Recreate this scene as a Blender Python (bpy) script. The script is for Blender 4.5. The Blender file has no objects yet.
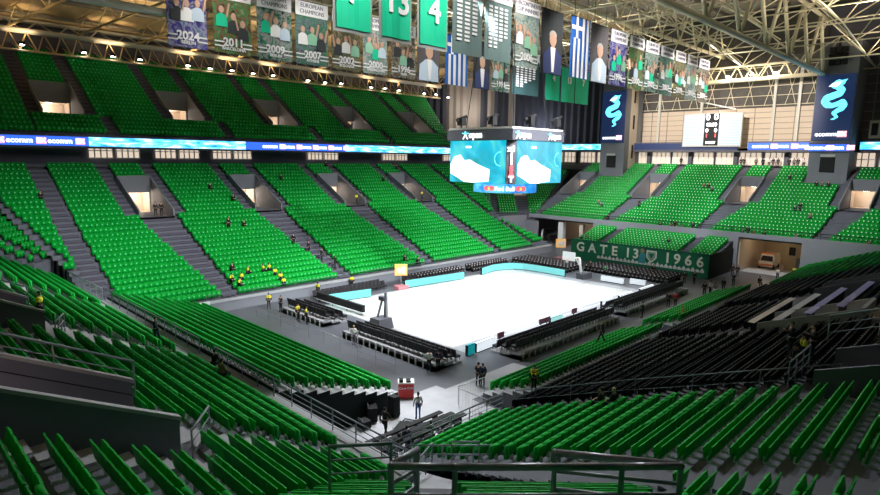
import bpy, math, random
import numpy as np
from mathutils import Vector, Matrix
random.seed(7)
C = bpy.context.scene.collection
# ---------------------------------------------------------------- camera
CP = (-51.061, -39.899, 15.623); YAW = 0.7768; PITCH = 0.15203; ROLL = 0.01276; F = 584.5
def cam_axes():
    f = Vector((math.cos(YAW)*math.cos(PITCH), math.sin(YAW)*math.cos(PITCH), -math.sin(PITCH)))
    r = Vector((math.sin(YAW), -math.cos(YAW), 0)); u = r.cross(f)
    return r*math.cos(ROLL)+u*math.sin(ROLL), -r*math.sin(ROLL)+u*math.cos(ROLL), f
CR, CU, CF_ = cam_axes(); CPV = Vector(CP)
def at(px, py, pl, off=0.0):
    """point where the sight line of a photo pixel meets the plane z=a+bX+cY"""
    a, b, c = pl
    d = CF_*F + CR*(px-440) - CU*(py-247.5)
    t = (a+off+b*CP[0]+c*CP[1]-CP[2])/(d.z-b*d.x-c*d.y)
    return CPV+d*t
def proj(p):
    d = Vector(p)-CPV; z = d.dot(CF_)
    return 440+F*d.dot(CR)/z, 247.5-F*d.dot(CU)/z, z
cd = bpy.data.cameras.new('camera'); cam = bpy.data.objects.new('camera', cd); C.objects.link(cam)
cd.sensor_width = 36; cd.lens = F/880*36; cd.clip_end = 500; cd.clip_start = .1
cam.matrix_world = Matrix(((CR.x, CU.x, -CF_.x, CP[0]), (CR.y, CU.y, -CF_.y, CP[1]), (CR.z, CU.z, -CF_.z, CP[2]), (0, 0, 0, 1)))
bpy.context.scene.camera = cam
PL_FLOOR = (0, 0, 0); PL_N = (3.1-.5*36.5, -.5, 0); PL_NL = (1.1-.3*28, -.3, 0)
PL_L1 = (1.2-.452*16.3, 0, .452); PL_L2 = (6.49-.531*28, 0, .531); PL_R = (2.75-.37*24, 0, -.37)
PL_F = (4.8-.5*38.2, .5, 0); PL_FL = (2.3-.25*29, .25, 0)
SC, CC = .713, .701
PL_CN = (3.1-.47*(SC*36.9+CC*24), -.47*SC, .47*CC); PL_CF = (3.1-.47*(SC*36.9+CC*24), .47*SC, .47*CC)
# ---------------------------------------------------------------- materials
MATS = {}
def mat(name, col, rough=.6, metal=0, emit=None, es=0, noise=0, nscale=3, spec=.5):
    if name in MATS: return MATS[name]
    m = bpy.data.materials.new(name); m.use_nodes = True; nt = m.node_tree; b = nt.nodes['Principled BSDF']
    b.inputs['Base Color'].default_value = (*col, 1); b.inputs['Roughness'].default_value = rough
    b.inputs['Metallic'].default_value = metal; b.inputs['Specular IOR Level'].default_value = spec
    if emit: b.inputs['Emission Color'].default_value = (*emit, 1); b.inputs['Emission Strength'].default_value = es
    if noise:
        tc = nt.nodes.new('ShaderNodeTexCoord'); n = nt.nodes.new('ShaderNodeTexNoise'); n.inputs['Scale'].default_value = nscale; n.inputs['Detail'].default_value = 5
        r = nt.nodes.new('ShaderNodeMixRGB'); r.blend_type = 'MULTIPLY'; r.inputs[0].default_value = 1; r.inputs[1].default_value = (*col, 1)
        mr = nt.nodes.new('ShaderNodeMapRange'); mr.inputs['To Min'].default_value = 1-noise; mr.inputs['To Max'].default_value = 1+noise
        nt.links.new(tc.outputs['Object'], n.inputs['Vector']); nt.links.new(n.outputs[0], mr.inputs[0]); nt.links.new(mr.outputs[0], r.inputs[2]); nt.links.new(r.outputs[0], b.inputs['Base Color'])
    MATS[name] = m; return m
def mapmat(name, ramp, scale=(1, 1, 1), kind='noise', nscale=2, rough=.7, emit=0, detail=3, dist=0):
    """procedural multi-colour material over object coordinates"""
    if name in MATS: return MATS[name]
    m = bpy.data.materials.new(name); m.use_nodes = True; nt = m.node_tree; b = nt.nodes['Principled BSDF']; b.inputs['Roughness'].default_value = rough
    tc = nt.nodes.new('ShaderNodeTexCoord'); mp = nt.nodes.new('ShaderNodeMapping'); mp.inputs['Scale'].default_value = scale
    nt.links.new(tc.outputs['Object'], mp.inputs['Vector'])
    if kind == 'voronoi':
        n = nt.nodes.new('ShaderNodeTexVoronoi'); n.inputs['Scale'].default_value = nscale; out = n.outputs['Color']
    elif kind == 'wave':
        n = nt.nodes.new('ShaderNodeTexWave'); n.inputs['Scale'].default_value = nscale; n.inputs['Distortion'].default_value = dist; out = n.outputs[1]
    else:
        n = nt.nodes.new('ShaderNodeTexNoise'); n.inputs['Scale'].default_value = nscale; n.inputs['Detail'].default_value = detail; n.inputs['Distortion'].default_value = dist; out = n.outputs[0]
    nt.links.new(mp.outputs[0], n.inputs['Vector'])
    if kind == 'voronoi':
        s = nt.nodes.new('ShaderNodeSeparateColor'); nt.links.new(out, s.inputs[0]); out = s.outputs[0]
    cr = nt.nodes.new('ShaderNodeValToRGB'); e = cr.color_ramp.elements
    while len(e) < len(ramp): e.new(.5)
    for i, (p, c) in enumerate(ramp): e[i].position = p; e[i].color = (*c, 1)
    nt.links.new(out, cr.inputs[0])
    if emit:
        b.inputs['Base Color'].default_value = (.02, .02, .02, 1); nt.links.new(cr.outputs[0], b.inputs['Emission Color']); b.inputs['Emission Strength'].default_value = emit
    else: nt.links.new(cr.outputs[0], b.inputs['Base Color'])
    MATS[name] = m; return m
M_GREEN = mat('green_plastic', (.0005, .34, .032), .55, noise=.12, nscale=.6, spec=.18)
M_GREEND = mat('green_plastic_back', (.004, .30, .045), .5)
M_WHITEP = mat('pale_bracket', (.72, .75, .74), .5)
M_SPOT = mat('pale_number_plate', (.10, .60, .25), .4); M_SPOTW = mat('white_number_plate', (.80, .92, .82), .4)  # colours of the painted light reflections on the seat pans
M_BLACKP = mat('black_plastic', (.008, .008, .010), .6, spec=.2)
M_BLACKF = mat('black_fabric', (.012, .012, .014), .9)
M_CONC = mat('concrete', (.14, .145, .175), .85, noise=.15, nscale=1.2)
M_CONCL = mat('pale_concrete', (.42, .42, .45), .85, noise=.15, nscale=1.2)
M_STAIR = mat('stair_concrete', (.095, .085, .12), .85, noise=.12, nscale=1.5)
M_WALLG = mat('grey_paint', (.22, .23, .26), .7, noise=.08, nscale=.5)
M_WALLD = mat('dark_grey_paint', (.10, .10, .13), .7, noise=.1, nscale=.5)
M_GANG = mat('gangway_wall_paint', (.15, .15, .21), .6, noise=.06)
M_BEIGE = mat('beige_paint', (.62, .52, .42), .8, noise=.06)
M_STEEL = mat('painted_steel', (.80, .72, .52), .5)
M_STEELT = mat('tan_painted_steel', (.62, .48, .27), .5)
M_PIPE = mat('pipe_grey', (.55, .54, .50), .5)
M_RAIL = mat('rail_grey_paint', (.20, .23, .27), .45, .2)
M_RAILL = mat('rail_galvanised', (.42, .45, .48), .4, .6)
M_BLACK = mat('matte_black', (.01, .01, .012), .8)
M_CURT = mat('black_curtain', (.008, .016, .016), .95)
M_WHITE = mat('white_paint', (.8, .8, .8), .5)
M_GLASS = mat('backboard_glass', (.75, .8, .82), .1)
M_ORANGE = mat('orange_rim', (.9, .2, .03), .4)
M_RED = mat('red_panel', (.55, .02, .02), .5)
M_LETTER = mat('pale_lettering', (.90, .88, .78), .7)
M_BANG = mat('banner_green', (.005, .17, .085), .8, noise=.08)
M_WHITEE = mat('white_lit', (.9, .9, .9), .5, emit=(.9, .95, 1), es=1.6)
M_REDE = mat('red_lit', (.6, .05, .05), .5, emit=(1, .12, .15), es=1.6)
M_PINKE = mat('pink_lit', (.6, .3, .3), .5, emit=(1, .35, .45), es=1.4)
M_LAMP = mat('lamp_face', (1, 1, 1), .5, emit=(1, .93, .85), es=18)
M_NAVY = mat('navy_lit', (.01, .02, .08), .5, emit=(.012, .035, .12), es=.55)
M_BLUEE = mat('blue_lit', (.01, .05, .3), .5, emit=(.03, .12, .75), es=1.6)
M_CYANE = mat('cyan_lit', (.1, .6, .8), .5, emit=(.2, .85, .95), es=1.2)
M_RIB1 = mapmat('led_ribbon_cyan', [(.3, (.0, .12, .6)), (.5, (.1, .55, .95)), (.7, (.75, .95, 1))], (.25, .25, 1.2), nscale=2.2, emit=2.6)
M_SCREEN = mapmat('led_screen_teal', [(.3, (.0, .32, .36)), (.5, (.0, .5, .72)), (.72, (.1, .72, .7))], (1, 1, 1), nscale=.35, emit=1.15, dist=1)
M_BOARD = mat('led_board_turquoise', (.05, .4, .42), .4, emit=(.33, .88, .86), es=.62)
M_ROOF = mapmat('roof_deck', [(.35, (.48, .36, .20)), (.65, (.62, .48, .28))], (1, 1, 1), nscale=.4)
M_ROOFD = mat('roof_deck_dark', (.16, .15, .13), .9, noise=.2, nscale=.4)
M_CWALL = mapmat('curtain_wall', [(.0, (.045, .05, .075)), (.45, (.07, .075, .10)), (.55, (.22, .20, .19)), (1, (.26, .24, .22))], (1, 1, .01), nscale=.16, detail=1)
# ---------------------------------------------------------------- mesh builder
class MB:
    def __init__(s): s.v = []; s.f = []; s.m = []; s.mats = []
    def mi(s, m):
        if m not in s.mats: s.mats.append(m)
        return s.mats.index(m)
    def add(s, vs, fs, m, M=None):
        n = len(s.v); k = s.mi(m)
        for p in vs:
            p = Vector(p)
            if M is not None: p = M @ p
            s.v.append(p[:])
        for f in fs: s.f.append([n+i for i in f]); s.m.append(k)
        return s
    def box(s, a, b, m, M=None, taper=0):
        x0, y0, z0 = a; x1, y1, z1 = b; t = taper
        vs = [(x0, y0, z0), (x1, y0, z0), (x1, y1, z0), (x0, y1, z0), (x0+t, y0+t, z1), (x1-t, y0+t, z1), (x1-t, y1-t, z1), (x0+t, y1-t, z1)]
        return s.add(vs, [(3, 2, 1, 0), (4, 5, 6, 7), (0, 1, 5, 4), (1, 2, 6, 5), (2, 3, 7, 6), (3, 0, 4, 7)], m, M)
    def tube(s, p, q, r, m, n=8, M=None, r2=None):
        p = Vector(p); q = Vector(q); d = q-p
        if d.length < 1e-6: return s
        d.normalize(); a = Vector((0, 0, 1)) if abs(d.z) < .9 else Vector((1, 0, 0)); x = d.cross(a).normalized(); y = d.cross(x)
        if r2 is None: r2 = r
        vs = []
        for k in range(n):
            an = 2*math.pi*k/n; o = x*math.cos(an)+y*math.sin(an); vs += [p+o*r, q+o*r2]
        fs = [(2*k, 2*((k+1) % n), 2*((k+1) % n)+1, 2*k+1) for k in range(n)]+[tuple(2*k for k in range(n))[::-1], tuple(2*k+1 for k in range(n))]
        return s.add(vs, fs, m, M)
    def path(s, pts, r, m, n=8, M=None):
        for a, b in zip(pts[:-1], pts[1:]): s.tube(a, b, r, m, n, M)
        return s
    def prism(s, poly, y0, y1, m, M=None):
        """polygon in local XZ extruded along local Y"""
        n = len(poly); vs = [(x, y0, z) for x, z in poly]+[(x, y1, z) for x, z in poly]
        fs = [tuple(range(n)), tuple(range(2*n-1, n-1, -1))]+[(k, k+n, (k+1) % n+n, (k+1) % n) for k in range(n)]
        return s.add(vs, fs, m, M)
    def ball(s, c, r, m, M=None, n=8, k=6):
        rx, ry, rz = r if isinstance(r, (tuple, list)) else (r, r, r); c = Vector(c); vs = [c+Vector((0, 0, rz))]
        for i in range(1, k):
            t = math.pi*i/k
            for j in range(n): a = 2*math.pi*j/n; vs.append(c+Vector((rx*math.sin(t)*math.cos(a), ry*math.sin(t)*math.sin(a), rz*math.cos(t))))
        vs.append(c-Vector((0, 0, rz))); fs = [(0, 1+j, 1+(j+1) % n) for j in range(n)]
        for i in range(k-2):
            for j in range(n): a = 1+i*n+j; b = 1+i*n+(j+1) % n; fs.append((a, a+n, b+n, b))
        L = len(vs)-1; fs += [(L, 1+(k-2)*n+(j+1) % n, 1+(k-2)*n+j) for j in range(n)]
        return s.add(vs, fs, m, M)
    def mesh(s, name, smooth=False):
        me = bpy.data.meshes.new(name); me.from_pydata(s.v, [], s.f); me.polygons.foreach_set('material_index', s.m)
        for m in s.mats: me.materials.append(m)
        if smooth: me.polygons.foreach_set('use_smooth', [True]*len(s.f))
        me.update(); return me
    def obj(s, name, parent=None, smooth=False, M=None):
        o = bpy.data.objects.new(name, s.mesh(name, smooth)); C.objects.link(o)
        if M is not None: o.matrix_world = M
        if parent: o.parent = parent
        return o
def tag(o, label=None, cat=None, group=None, kind=None):
    if label: o['label'] = label
    if cat: o['category'] = cat
    if group: o['group'] = group
    if kind: o['kind'] = kind
    return o
WM = {}
def empty(name, M, label, cat, group=None):
    o = bpy.data.objects.new(name, None); C.objects.link(o); o.empty_display_size = .2
    o.matrix_basis = M if isinstance(M, Matrix) else Matrix.Translation(M); WM[o.name] = o.matrix_basis.copy()
    return tag(o, label, cat, group)
def struct(o, label=None): return tag(o, label, None, None, 'structure')
def copy_tree(o, parent=None):
    c = o.copy(); C.objects.link(c)
    if parent: c.parent = parent
    for ch in o.children: copy_tree(ch, c)
    return c
def frame(o, x, z=(0, 0, 1)):
    """matrix with local X = x, local Z = z, origin o"""
    x = Vector(x).normalized(); z = Vector(z).normalized(); y = z.cross(x).normalized(); z = x.cross(y)
    return Matrix(((x.x, y.x, z.x, o[0]), (x.y, y.y, z.y, o[1]), (x.z, y.z, z.z, o[2]), (0, 0, 0, 1)))
def text_mesh(s, size, ext=.02, bold=0):
    c = bpy.data.curves.new('t', 'FONT'); c.body = s; c.size = size; c.extrude = ext; c.offset = bold; c.align_x = 'CENTER'; c.align_y = 'CENTER'; c.resolution_u = 3
    o = bpy.data.objects.new('t', c); C.objects.link(o); dg = bpy.context.evaluated_depsgraph_get()
    me = bpy.data.meshes.new_from_object(o.evaluated_get(dg)); bpy.data.objects.remove(o); bpy.data.curves.remove(c); return me
TEXTS = {}
def text(name, s, size, M, m, parent=None, ext=.02, bold=0, sx=1):
    """text standing in local XZ plane of M (reading along local X, up local Z), facing local -Y"""
    k = (s, size, m.name, ext, bold)
    if k not in TEXTS: me = text_mesh(s, size, ext, bold); me.materials.clear(); me.materials.append(m); me.name = name; TEXTS[k] = me
    o = bpy.data.objects.new(name, TEXTS[k]); C.objects.link(o)
    L = M @ Matrix.Rotation(math.pi/2, 4, 'X') @ Matrix.Scale(sx, 4, (1, 0, 0))
    if parent: o.parent = parent; o.matrix_parent_inverse = WM[parent.name].inverted()
    o.matrix_basis = L; WM[o.name] = L
    return o
def child(mb, name, parent, smooth=False, label=None):
    """mesh given in parent's local space"""
    o = bpy.data.objects.new(name, mb.mesh(name, smooth)); C.objects.link(o); o.parent = parent
    if label: o['label'] = label
    return o
def wchild(mb, name, parent, smooth=False, label=None):
    """mesh given in world space"""
    o = child(mb, name, parent, smooth, label); o.matrix_parent_inverse = WM[parent.name].inverted(); WM[o.name] = Matrix.Identity(4); return o
# ---------------------------------------------------------------- seats
def seat_parts(gm, bm_):
    """folding seat: local Y points backwards (away from court), X along the row, origin on the tread"""
    back = MB(); pts = []
    for i, x in enumerate((-.243, -.14, 0, .14, .243)):
        y = (.12, .13, .134, .13, .12)[i]; top = (.845, .855, .858, .855, .845)[i]
        pts.append((x, y, top))
    vs = []; fs = []
    for x, y, top in pts:
        vs += [(x, y-.02, .38), (x, y+.06, top), (x, y+.10, top), (x, y+.03, .38)]
    for i in range(4):
        a = 4*i; b = a+4; fs += [(a, b, b+1, a+1), (a+1, b+1, b+2, a+2), (a+2, b+2, b+3, a+3), (a+3, b+3, b, a)]
    fs += [(0, 1, 2, 3), (16, 19, 18, 17)]
    back.add(vs, fs, gm)
    pan = MB(); vs = []; fs = []
    for x, y in ((-.236, -.02), (-.08, -.03), (.08, -.03), (.236, -.02)):
        vs += [(x, y, .40), (x, y-.05, .74), (x, y, .76), (x, y+.06, .42)]
    for i in range(3):
        a = 4*i; b = a+4; fs += [(a, b, b+1, a+1), (a+1, b+1, b+2, a+2), (a+2, b+2, b+3, a+3), (a+3, b+3, b, a)]
    fs += [(0, 1, 2, 3), (12, 15, 14, 13)]
    pan.add(vs, fs, gm)
    br = MB(); br.box((-.04, .02, .24), (.04, .17, .42), bm_); br.box((-.03, .10, .20), (.03, .40, .27), bm_)
    return back, pan, br
def lowpoly(gm, bm_, glint):
    mb = MB(); 
    mb.add([(-.243, .09, .38), (.243, .09, .38), (.243, .17, .82), (.1, .18, .85), (-.1, .18, .85), (-.243, .17, .82), (-.243, .13, .38), (.243, .13, .38), (.243, .21, .82), (.1, .22, .85), (-.1, .22, .85), (-.243, .21, .82)],
           [(0, 1, 2, 3, 4, 5), (11, 10, 9, 8, 7, 6), (1, 7, 8, 2), (2, 8, 9, 3), (3, 9, 10, 4), (4, 10, 11, 5), (5, 11, 6, 0)], gm)
    mb.box((-.238, -.05, .20), (.238, .07, .76), gm)
    mb.box((-.04, .04, .16), (.04, .20, .40), bm_)
    if glint: mb.add([(-.065, -.055, .52), (.065, -.055, .52), (.065, -.055, .66), (-.065, -.055, .66)], [(0, 1, 2, 3)], glint)  # small quad painting a reflected highlight on the folded pan
    return mb
SEATS = {'green': [], 'black': []}       # (pos, vdir, stand, row, col, seg)
TERR = []
class Stand:
    def __init__(s, name, O, u, v, rows, where):
        s.name = name; s.O = Vector((O[0], O[1], 0)); s.u = Vector((u[0], u[1], 0)); s.v = Vector((v[0], v[1], 0)); s.rows = rows; s.where = where; s.mb = MB(); s.seg = 0
    def P(s, a, v, z): return s.O+s.u*a+s.v*v+Vector((0, 0, z))
    def terrace(s, r0, r1, fa, fb, holes=(), drop=None, m=M_CONC):
        for i in range(r0, r1):
            v, z = s.rows[i]; v2 = s.rows[i+1][0]; zp = s.rows[i-1][1] if i > r0 else (z-.45 if drop is None else drop)
            a, b = fa(i), fb(i)
            segs = [(a, b)]
            for (h0, h1, rr0, rr1) in holes:
                if rr0 <= i < rr1:
                    ns = []
                    for (p, q) in segs:
                        if h0 > p: ns.append((p, min(q, h0)))
                        if h1 < q: ns.append((max(p, h1), q))
                    segs = [t for t in ns if t[1]-t[0] > .05]
            for p, q in segs:
                A = [s.P(p, v, zp), s.P(q, v, zp), s.P(q, v, z), s.P(p, v, z), s.P(q, v2, z), s.P(p, v2, z)]
                s.mb.add(A, [(0, 1, 2, 3), (3, 2, 4, 5)], m)
    def sidewall(s, a, r0, r1, z0=0, m=M_CURT):
        for i in range(r0, r1):
            v, z = s.rows[i]; v2 = s.rows[i+1][0]; aa = a(i) if callable(a) else a
            s.mb.add([s.P(aa, v, z0), s.P(aa, v2, z0), s.P(aa, v2, z), s.P(aa, v, z)], [(0, 1, 2, 3)], m)
    def block(s, r0, r1, fa, fb, kind='green', pitch=.5, skip=None):
        s.seg += 1
        for i in range(r0, r1):
            a, b = fa(i), fb(i); n = int((b-a)/pitch+.02)
            if n < 1: continue
            off = (b-a-n*pitch)/2; v, z = s.rows[i]; dv = s.rows[i+1][0]-v
            for k in range(n):
                p = s.P(a+off+(k+.5)*pitch, v+dv-.42, z)
                if skip and skip(p): continue
                SEATS[kind].append((p, s.v, s, i-r0, k, s.seg))
    def stair(s, r0, r1, fa, fb, m=None, n=2):
        m = m or (M_CONCL if s.name == 'near' else M_CONC if s.name in ('right', 'corner', 'far') else M_STAIR)  # near steps get paler concrete, painting in the stronger light there
        for i in range(r0, r1):
            v, z = s.rows[i]; v2, z2 = s.rows[i+1]; h = (z2-z)/n; a, b = fa(i), fb(i)
            if b-a < .2: continue
            s.mb.add([s.P(a, v, z+.02), s.P(b, v, z+.02), s.P(b, v2, z+.02), s.P(a, v2, z+.02)], [(0, 1, 2, 3)], m)
            vm = (v+v2)/2
            s.mb.add([s.P(a, vm, z), s.P(b, vm, z), s.P(b, vm, z+h), s.P(a, vm, z+h), s.P(b, v2, z+h), s.P(a, v2, z+h)], [(0, 1, 2, 3), (3, 2, 4, 5), (1, 4, 2), (0, 3, 5)], m)
    def vom(s, a, b, rf, rb, zf, lit=1, m=M_WALLG, par=.75, dark=False, hgt=2.5):
        """gangway mouth: sunk landing between two side walls, lit opening in the back wall"""
        vf = s.rows[rf][0]; vb = s.rows[rb][0]; zb = s.rows[rb][1]; t = .15; w = MB()
        w.add([s.P(a, vf, zf), s.P(b, vf, zf), s.P(b, vb, zf), s.P(a, vb, zf)], [(0, 1, 2, 3)], M_CONC)
        for x0, x1 in ((a-t, a), (b, b+t)):
            zt0 = s.rows[rf][1]+par; zt1 = zb+par
            V = [s.P(x0, vf, zf-.4), s.P(x1, vf, zf-.4), s.P(x1, vb, zf-.4), s.P(x0, vb, zf-.4), s.P(x0, vf, zt0), s.P(x1, vf, zt0), s.P(x1, vb, zt1), s.P(x0, vb, zt1)]
            w.add(V, [(3, 2, 1, 0), (4, 5, 6, 7), (0, 1, 5, 4), (1, 2, 6, 5), (2, 3, 7, 6), (3, 0, 4, 7)], m)
        o0, o1 = a+(b-a)*.02, a+(b-a)*.97; ht = zf+hgt
        for (x0, x1, z0, z1) in ((a, o0, zf, zb+par), (o1, b, zf, zb+par), (o0, o1, ht, zb+par)):
            V = [s.P(x0, vb-.1, z0), s.P(x1, vb-.1, z0), s.P(x1, vb+.1, z0), s.P(x0, vb+.1, z0), s.P(x0, vb-.1, z1), s.P(x1, vb-.1, z1), s.P(x1, vb+.1, z1), s.P(x0, vb+.1, z1)]
            w.add(V, [(3, 2, 1, 0), (4, 5, 6, 7), (0, 1, 5, 4), (1, 2, 6, 5), (2, 3, 7, 6), (3, 0, 4, 7)], m)
        # corridor behind
        V = [s.P(o0, vb, zf), s.P(o1, vb, zf), s.P(o1, vb+2.5, zf), s.P(o0, vb+2.5, zf), s.P(o0, vb, ht), s.P(o1, vb, ht), s.P(o1, vb+2.5, ht), s.P(o0, vb+2.5, ht)]
        w.add(V, [(0, 1, 2, 3), (7, 6, 5, 4), (3, 2, 6, 7), (0, 3, 7, 4), (2, 1, 5, 6)], M_BEIGE)
        c = s.P((o0+o1)/2, vb+1.2, ht-.06); w.add([c+s.u*.4*k+s.v*.08*j for k, j in ((-1, -1), (1, -1), (1, 1), (-1, 1))], [(0, 1, 2, 3)], M_LAMP)
        o = w.obj('gangway_mouth'); struct(o)
        if lit:
            l = bpy.data.lights.new('corridor_light', 'POINT'); l.energy = 260*lit; l.color = (1, .88, .75); l.shadow_soft_size = .2
            lo = bpy.data.objects.new('corridor_light', l); C.objects.link(lo); lo.location = s.P((o0+o1)/2, vb+1.3, ht-.35)
        return o
    def build(s):
        return struct(s.mb.obj('concrete_terrace'))
lin = lambda r0, a0, r1, a1: (lambda i: a0+(a1-a0)*min(1, max(0, (i-r0)/(r1-r0))))
con = lambda a: (lambda i: a)
# ---- left stand (far sideline), lower tier
rowsL = [(16.3+.9*i, 1.2+.407*i) for i in range(14)]; rowsL += [(16.3+.9*i, rowsL[13][1]+.478*(i-13)) for i in range(14, 31)]
L = Stand('left', (0, 0), (1, 0), (0, 1), rowsL, 'lower stand along the far sideline')
X0 = [-27.5, -13.1, 1.35, 15.9]
holes = [(x, x+3.7, 17, 25) for x in X0]
lbL = lambda i: -36.9-.3*max(0, rowsL[i][0]-24)
L.terrace(0, 29, lambda i: (-36.9 if rowsL[i][0] < 24 else lbL(i)), lambda i: 33.5-.0*i if i < 3 else max(29.6, 33.4-.42*(i-2)) if i < 11 else 31+.55*(rowsL[i][0]-26), holes, drop=0)
for k, x in enumerate(X0):
    sl = lin(0, x+2.5, 16, x-.1); sr = con(x+3.75)
    L.stair(0, 17, sl, sr, n=2)
    L.stair(17, 29, con(x-1.35), con(x-.2)); L.stair(17, 29, con(x+3.9), con(x+5.1))
    L.block(25, 29, con(x+.1), con(x+3.6))
    px = X0[k-1] if k else None
    lo = con(px+3.95) if k else con(-34.3); up = con(px+5.2) if k else con(-34.3)
    L.block(0, 17, lo, lambda i, sl=sl: sl(i)-.05); L.block(17, 29, up, con(x-1.4))
    L.vom(x, x+3.7, 17, 25, rowsL[17][1]-.05)
L.stair(0, 29, con(-36.0), con(-34.4)); L.block(3, 29, lambda i: (-37.4 if i > 7 else -36.2) if i < 9 else lbL(i)+.4, con(-36.05))
L.block(0, 17, con(19.9), con(28.3)); L.block(17, 29, con(21.1), con(28.3)); L.stair(0, 29, con(28.35), con(29.4))
L.block(1, 10, con(29.45), lambda i: 32.9-.42*(i-1)); L.block(12, 29, con(29.6), lambda i: 30.6+.55*(rowsL[i][0]-26))
L.sidewall(lambda i: (-36.9 if rowsL[i][0] < 24 else lbL(i)), 0, 29, m=M_CONC); L.build()
# ---- near stand (behind the near baseline), upper part
rowsN = [(36.9+.85*i, 3.3+.425*i) for i in range(22)]
N = Stand('near', (0, 0), (0, 1), (-1, 0), rowsN, 'left foreground stand')
brd = lambda i: -24-.6-.5*(rowsN[i][0]-36.9)            # border with the foreground corner
top = lambda i: 24+.45*(rowsN[i][0]-36.9)
N.terrace(0, 21, lambda i: brd(i)-.6, lambda i: top(i)+.2, [(-24.5, -21.0, 10, 17), (-9.6, -6.1, 10, 17), (5.0, 8.5, 10, 17)], drop=0)
N.mb.add([(-36.9, -24.4, 3.335), (-36.9, 24, 3.335), (-37.74, 24, 3.335), (-37.74, -24.4, 3.335)], [(0, 1, 2, 3)], M_CONCL)
N.block(1, 9, brd, con(-23.1)); N.stair(0, 10, con(-23.1), lin(7, -21.7, 10, -21.0)); N.block(9, 20, brd, con(-25.5)); N.stair(9, 20, con(-25.5), con(-24.65))
N.block(1, 10, con(-21.6), lin(0, -7.1, 9, -9.9)); N.stair(0, 10, lin(0, -7.0, 9, -9.8), con(-5.5)); N.block(10, 20, con(-20.0), con(-10.4)); N.stair(10, 20, con(-20.85), con(-20.0)); N.stair(10, 20, con(-10.4), con(-9.75))
N.block(1, 10, con(-5.4), lin(0, 7.9, 9, 4.8)); N.stair(0, 10, lin(0, 8, 9, 4.9), con(9)); N.block(10, 20, con(-5.0), con(4.2)); N.stair(10, 20, con(4.2), con(4.85)); N.stair(10, 20, con(-5.95), con(-5.0))
N.block(1, 20, con(9.1), top); N.block(17, 20, con(-24), con(-21.4)); N.block(17, 20, con(-9.3), con(-6.4)); N.block(17, 20, con(5.3), con(8.2))
for a in (-24.5, -9.6, 5.0):
    N.vom(a, a+3.5, 10, 17, rowsN[10][1]-.1, par=1.05, m=M_GANG, lit=.6)
    z0_, z1_ = rowsN[10][1]+1.05, rowsN[17][1]+1.05; x0_, x1_ = -rowsN[10][0], -rowsN[17][0]; q = MB()
    for y_ in (a-.2, a+3.45): q.add([(x0_+.05, y_, z0_), (x1_, y_, z1_), (x1_, y_+.25, z1_), (x0_+.05, y_+.25, z0_), (x0_+.05, y_, z0_+.1), (x1_, y_, z1_+.1), (x1_, y_+.25, z1_+.1), (x0_+.05, y_+.25, z0_+.1)], [(3, 2, 1, 0), (4, 5, 6, 7), (0, 1, 5, 4), (1, 2, 6, 5), (2, 3, 7, 6), (3, 0, 4, 7)], M_CONCL)
    for k in range(1, 5): 
        dz = -.42*k; q.add([(x0_, a+3.49, z0_+dz), (x1_, a+3.49, z1_+dz), (x1_, a+3.49, z1_+dz+.04), (x0_, a+3.49, z0_+dz+.04)], [(0, 1, 2, 3)], M_BLACK)
    struct(q.obj('trim_gangway'))
N.build()
# ---- near stand, lower retractable part
rowsNL = [(27.9+.85*i, 1.05+.26*i) for i in range(11)]
NLs = Stand('nearlow', (0, 0), (0, 1), (-1, 0), rowsNL, 'low stand behind the near baseline')
NLs.terrace(0, 10, con(-13.6), con(14.0), drop=0, m=M_CONCL); NLs.sidewall(-13.6, 0, 10); NLs.sidewall(14.0, 0, 10)
NLs.mb.box((-36.38, -13.6, 0), (-36.2, 14, 3.6), M_CURT)
NLs.block(0, 10, con(-13.5), con(13.8)); NLs.build()
# ---- foreground corner (camera side)
rowsC = [(.0+.85*i, 3.1+.4*i) for i in range(24)]
Cn = Stand('corner', (-36.9, -24), (CC, -SC), (-SC, -CC), rowsC, 'foreground corner stand below the camera')
cl = lambda i: -.324*rowsC[i][0]-.3; cr_ = lambda i: 9.5-.33*rowsC[i][0]
Cn.terrace(3, 22, lambda i: cl(i)-.3, cr_, drop=0, m=M_CONC)
Cn.block(5, 18, lambda i: cl(i)+.1, con(.75)); Cn.stair(3, 22, con(.8), con(1.95)); Cn.block(5, 18, con(2.0), lambda i: cr_(i)-.1); Cn.build()
# ---- far-left corner seen over the near stand
rowsCl = [(.85*i, 4.0+.43*i) for i in range(24)]
Cl = Stand('cornerleft', (-36.9, 24), (CC, SC), (-SC, CC), rowsCl, 'corner stand at the left edge')
Cl.terrace(3, 23, lambda i: -.33*rowsC[i][0], lambda i: .55*rowsC[i][0]+.9, drop=0); Cl.sidewall(lambda i: -.33*rowsC[i][0], 3, 23, m=M_CONC)
L.sidewall(lambda i: (-36.9 if rowsL[i][0] < 24 else lbL(i)), 0, 29, m=M_STAIR) if False else None
Cl.block(3, 22, lambda i: -.33*rowsC[i][0], con(-.1)); Cl.stair(3, 22, con(0), con(.9)); Cl.block(3, 22, con(1.0), lambda i: .55*rowsC[i][0]+.75); Cl.build()
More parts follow.
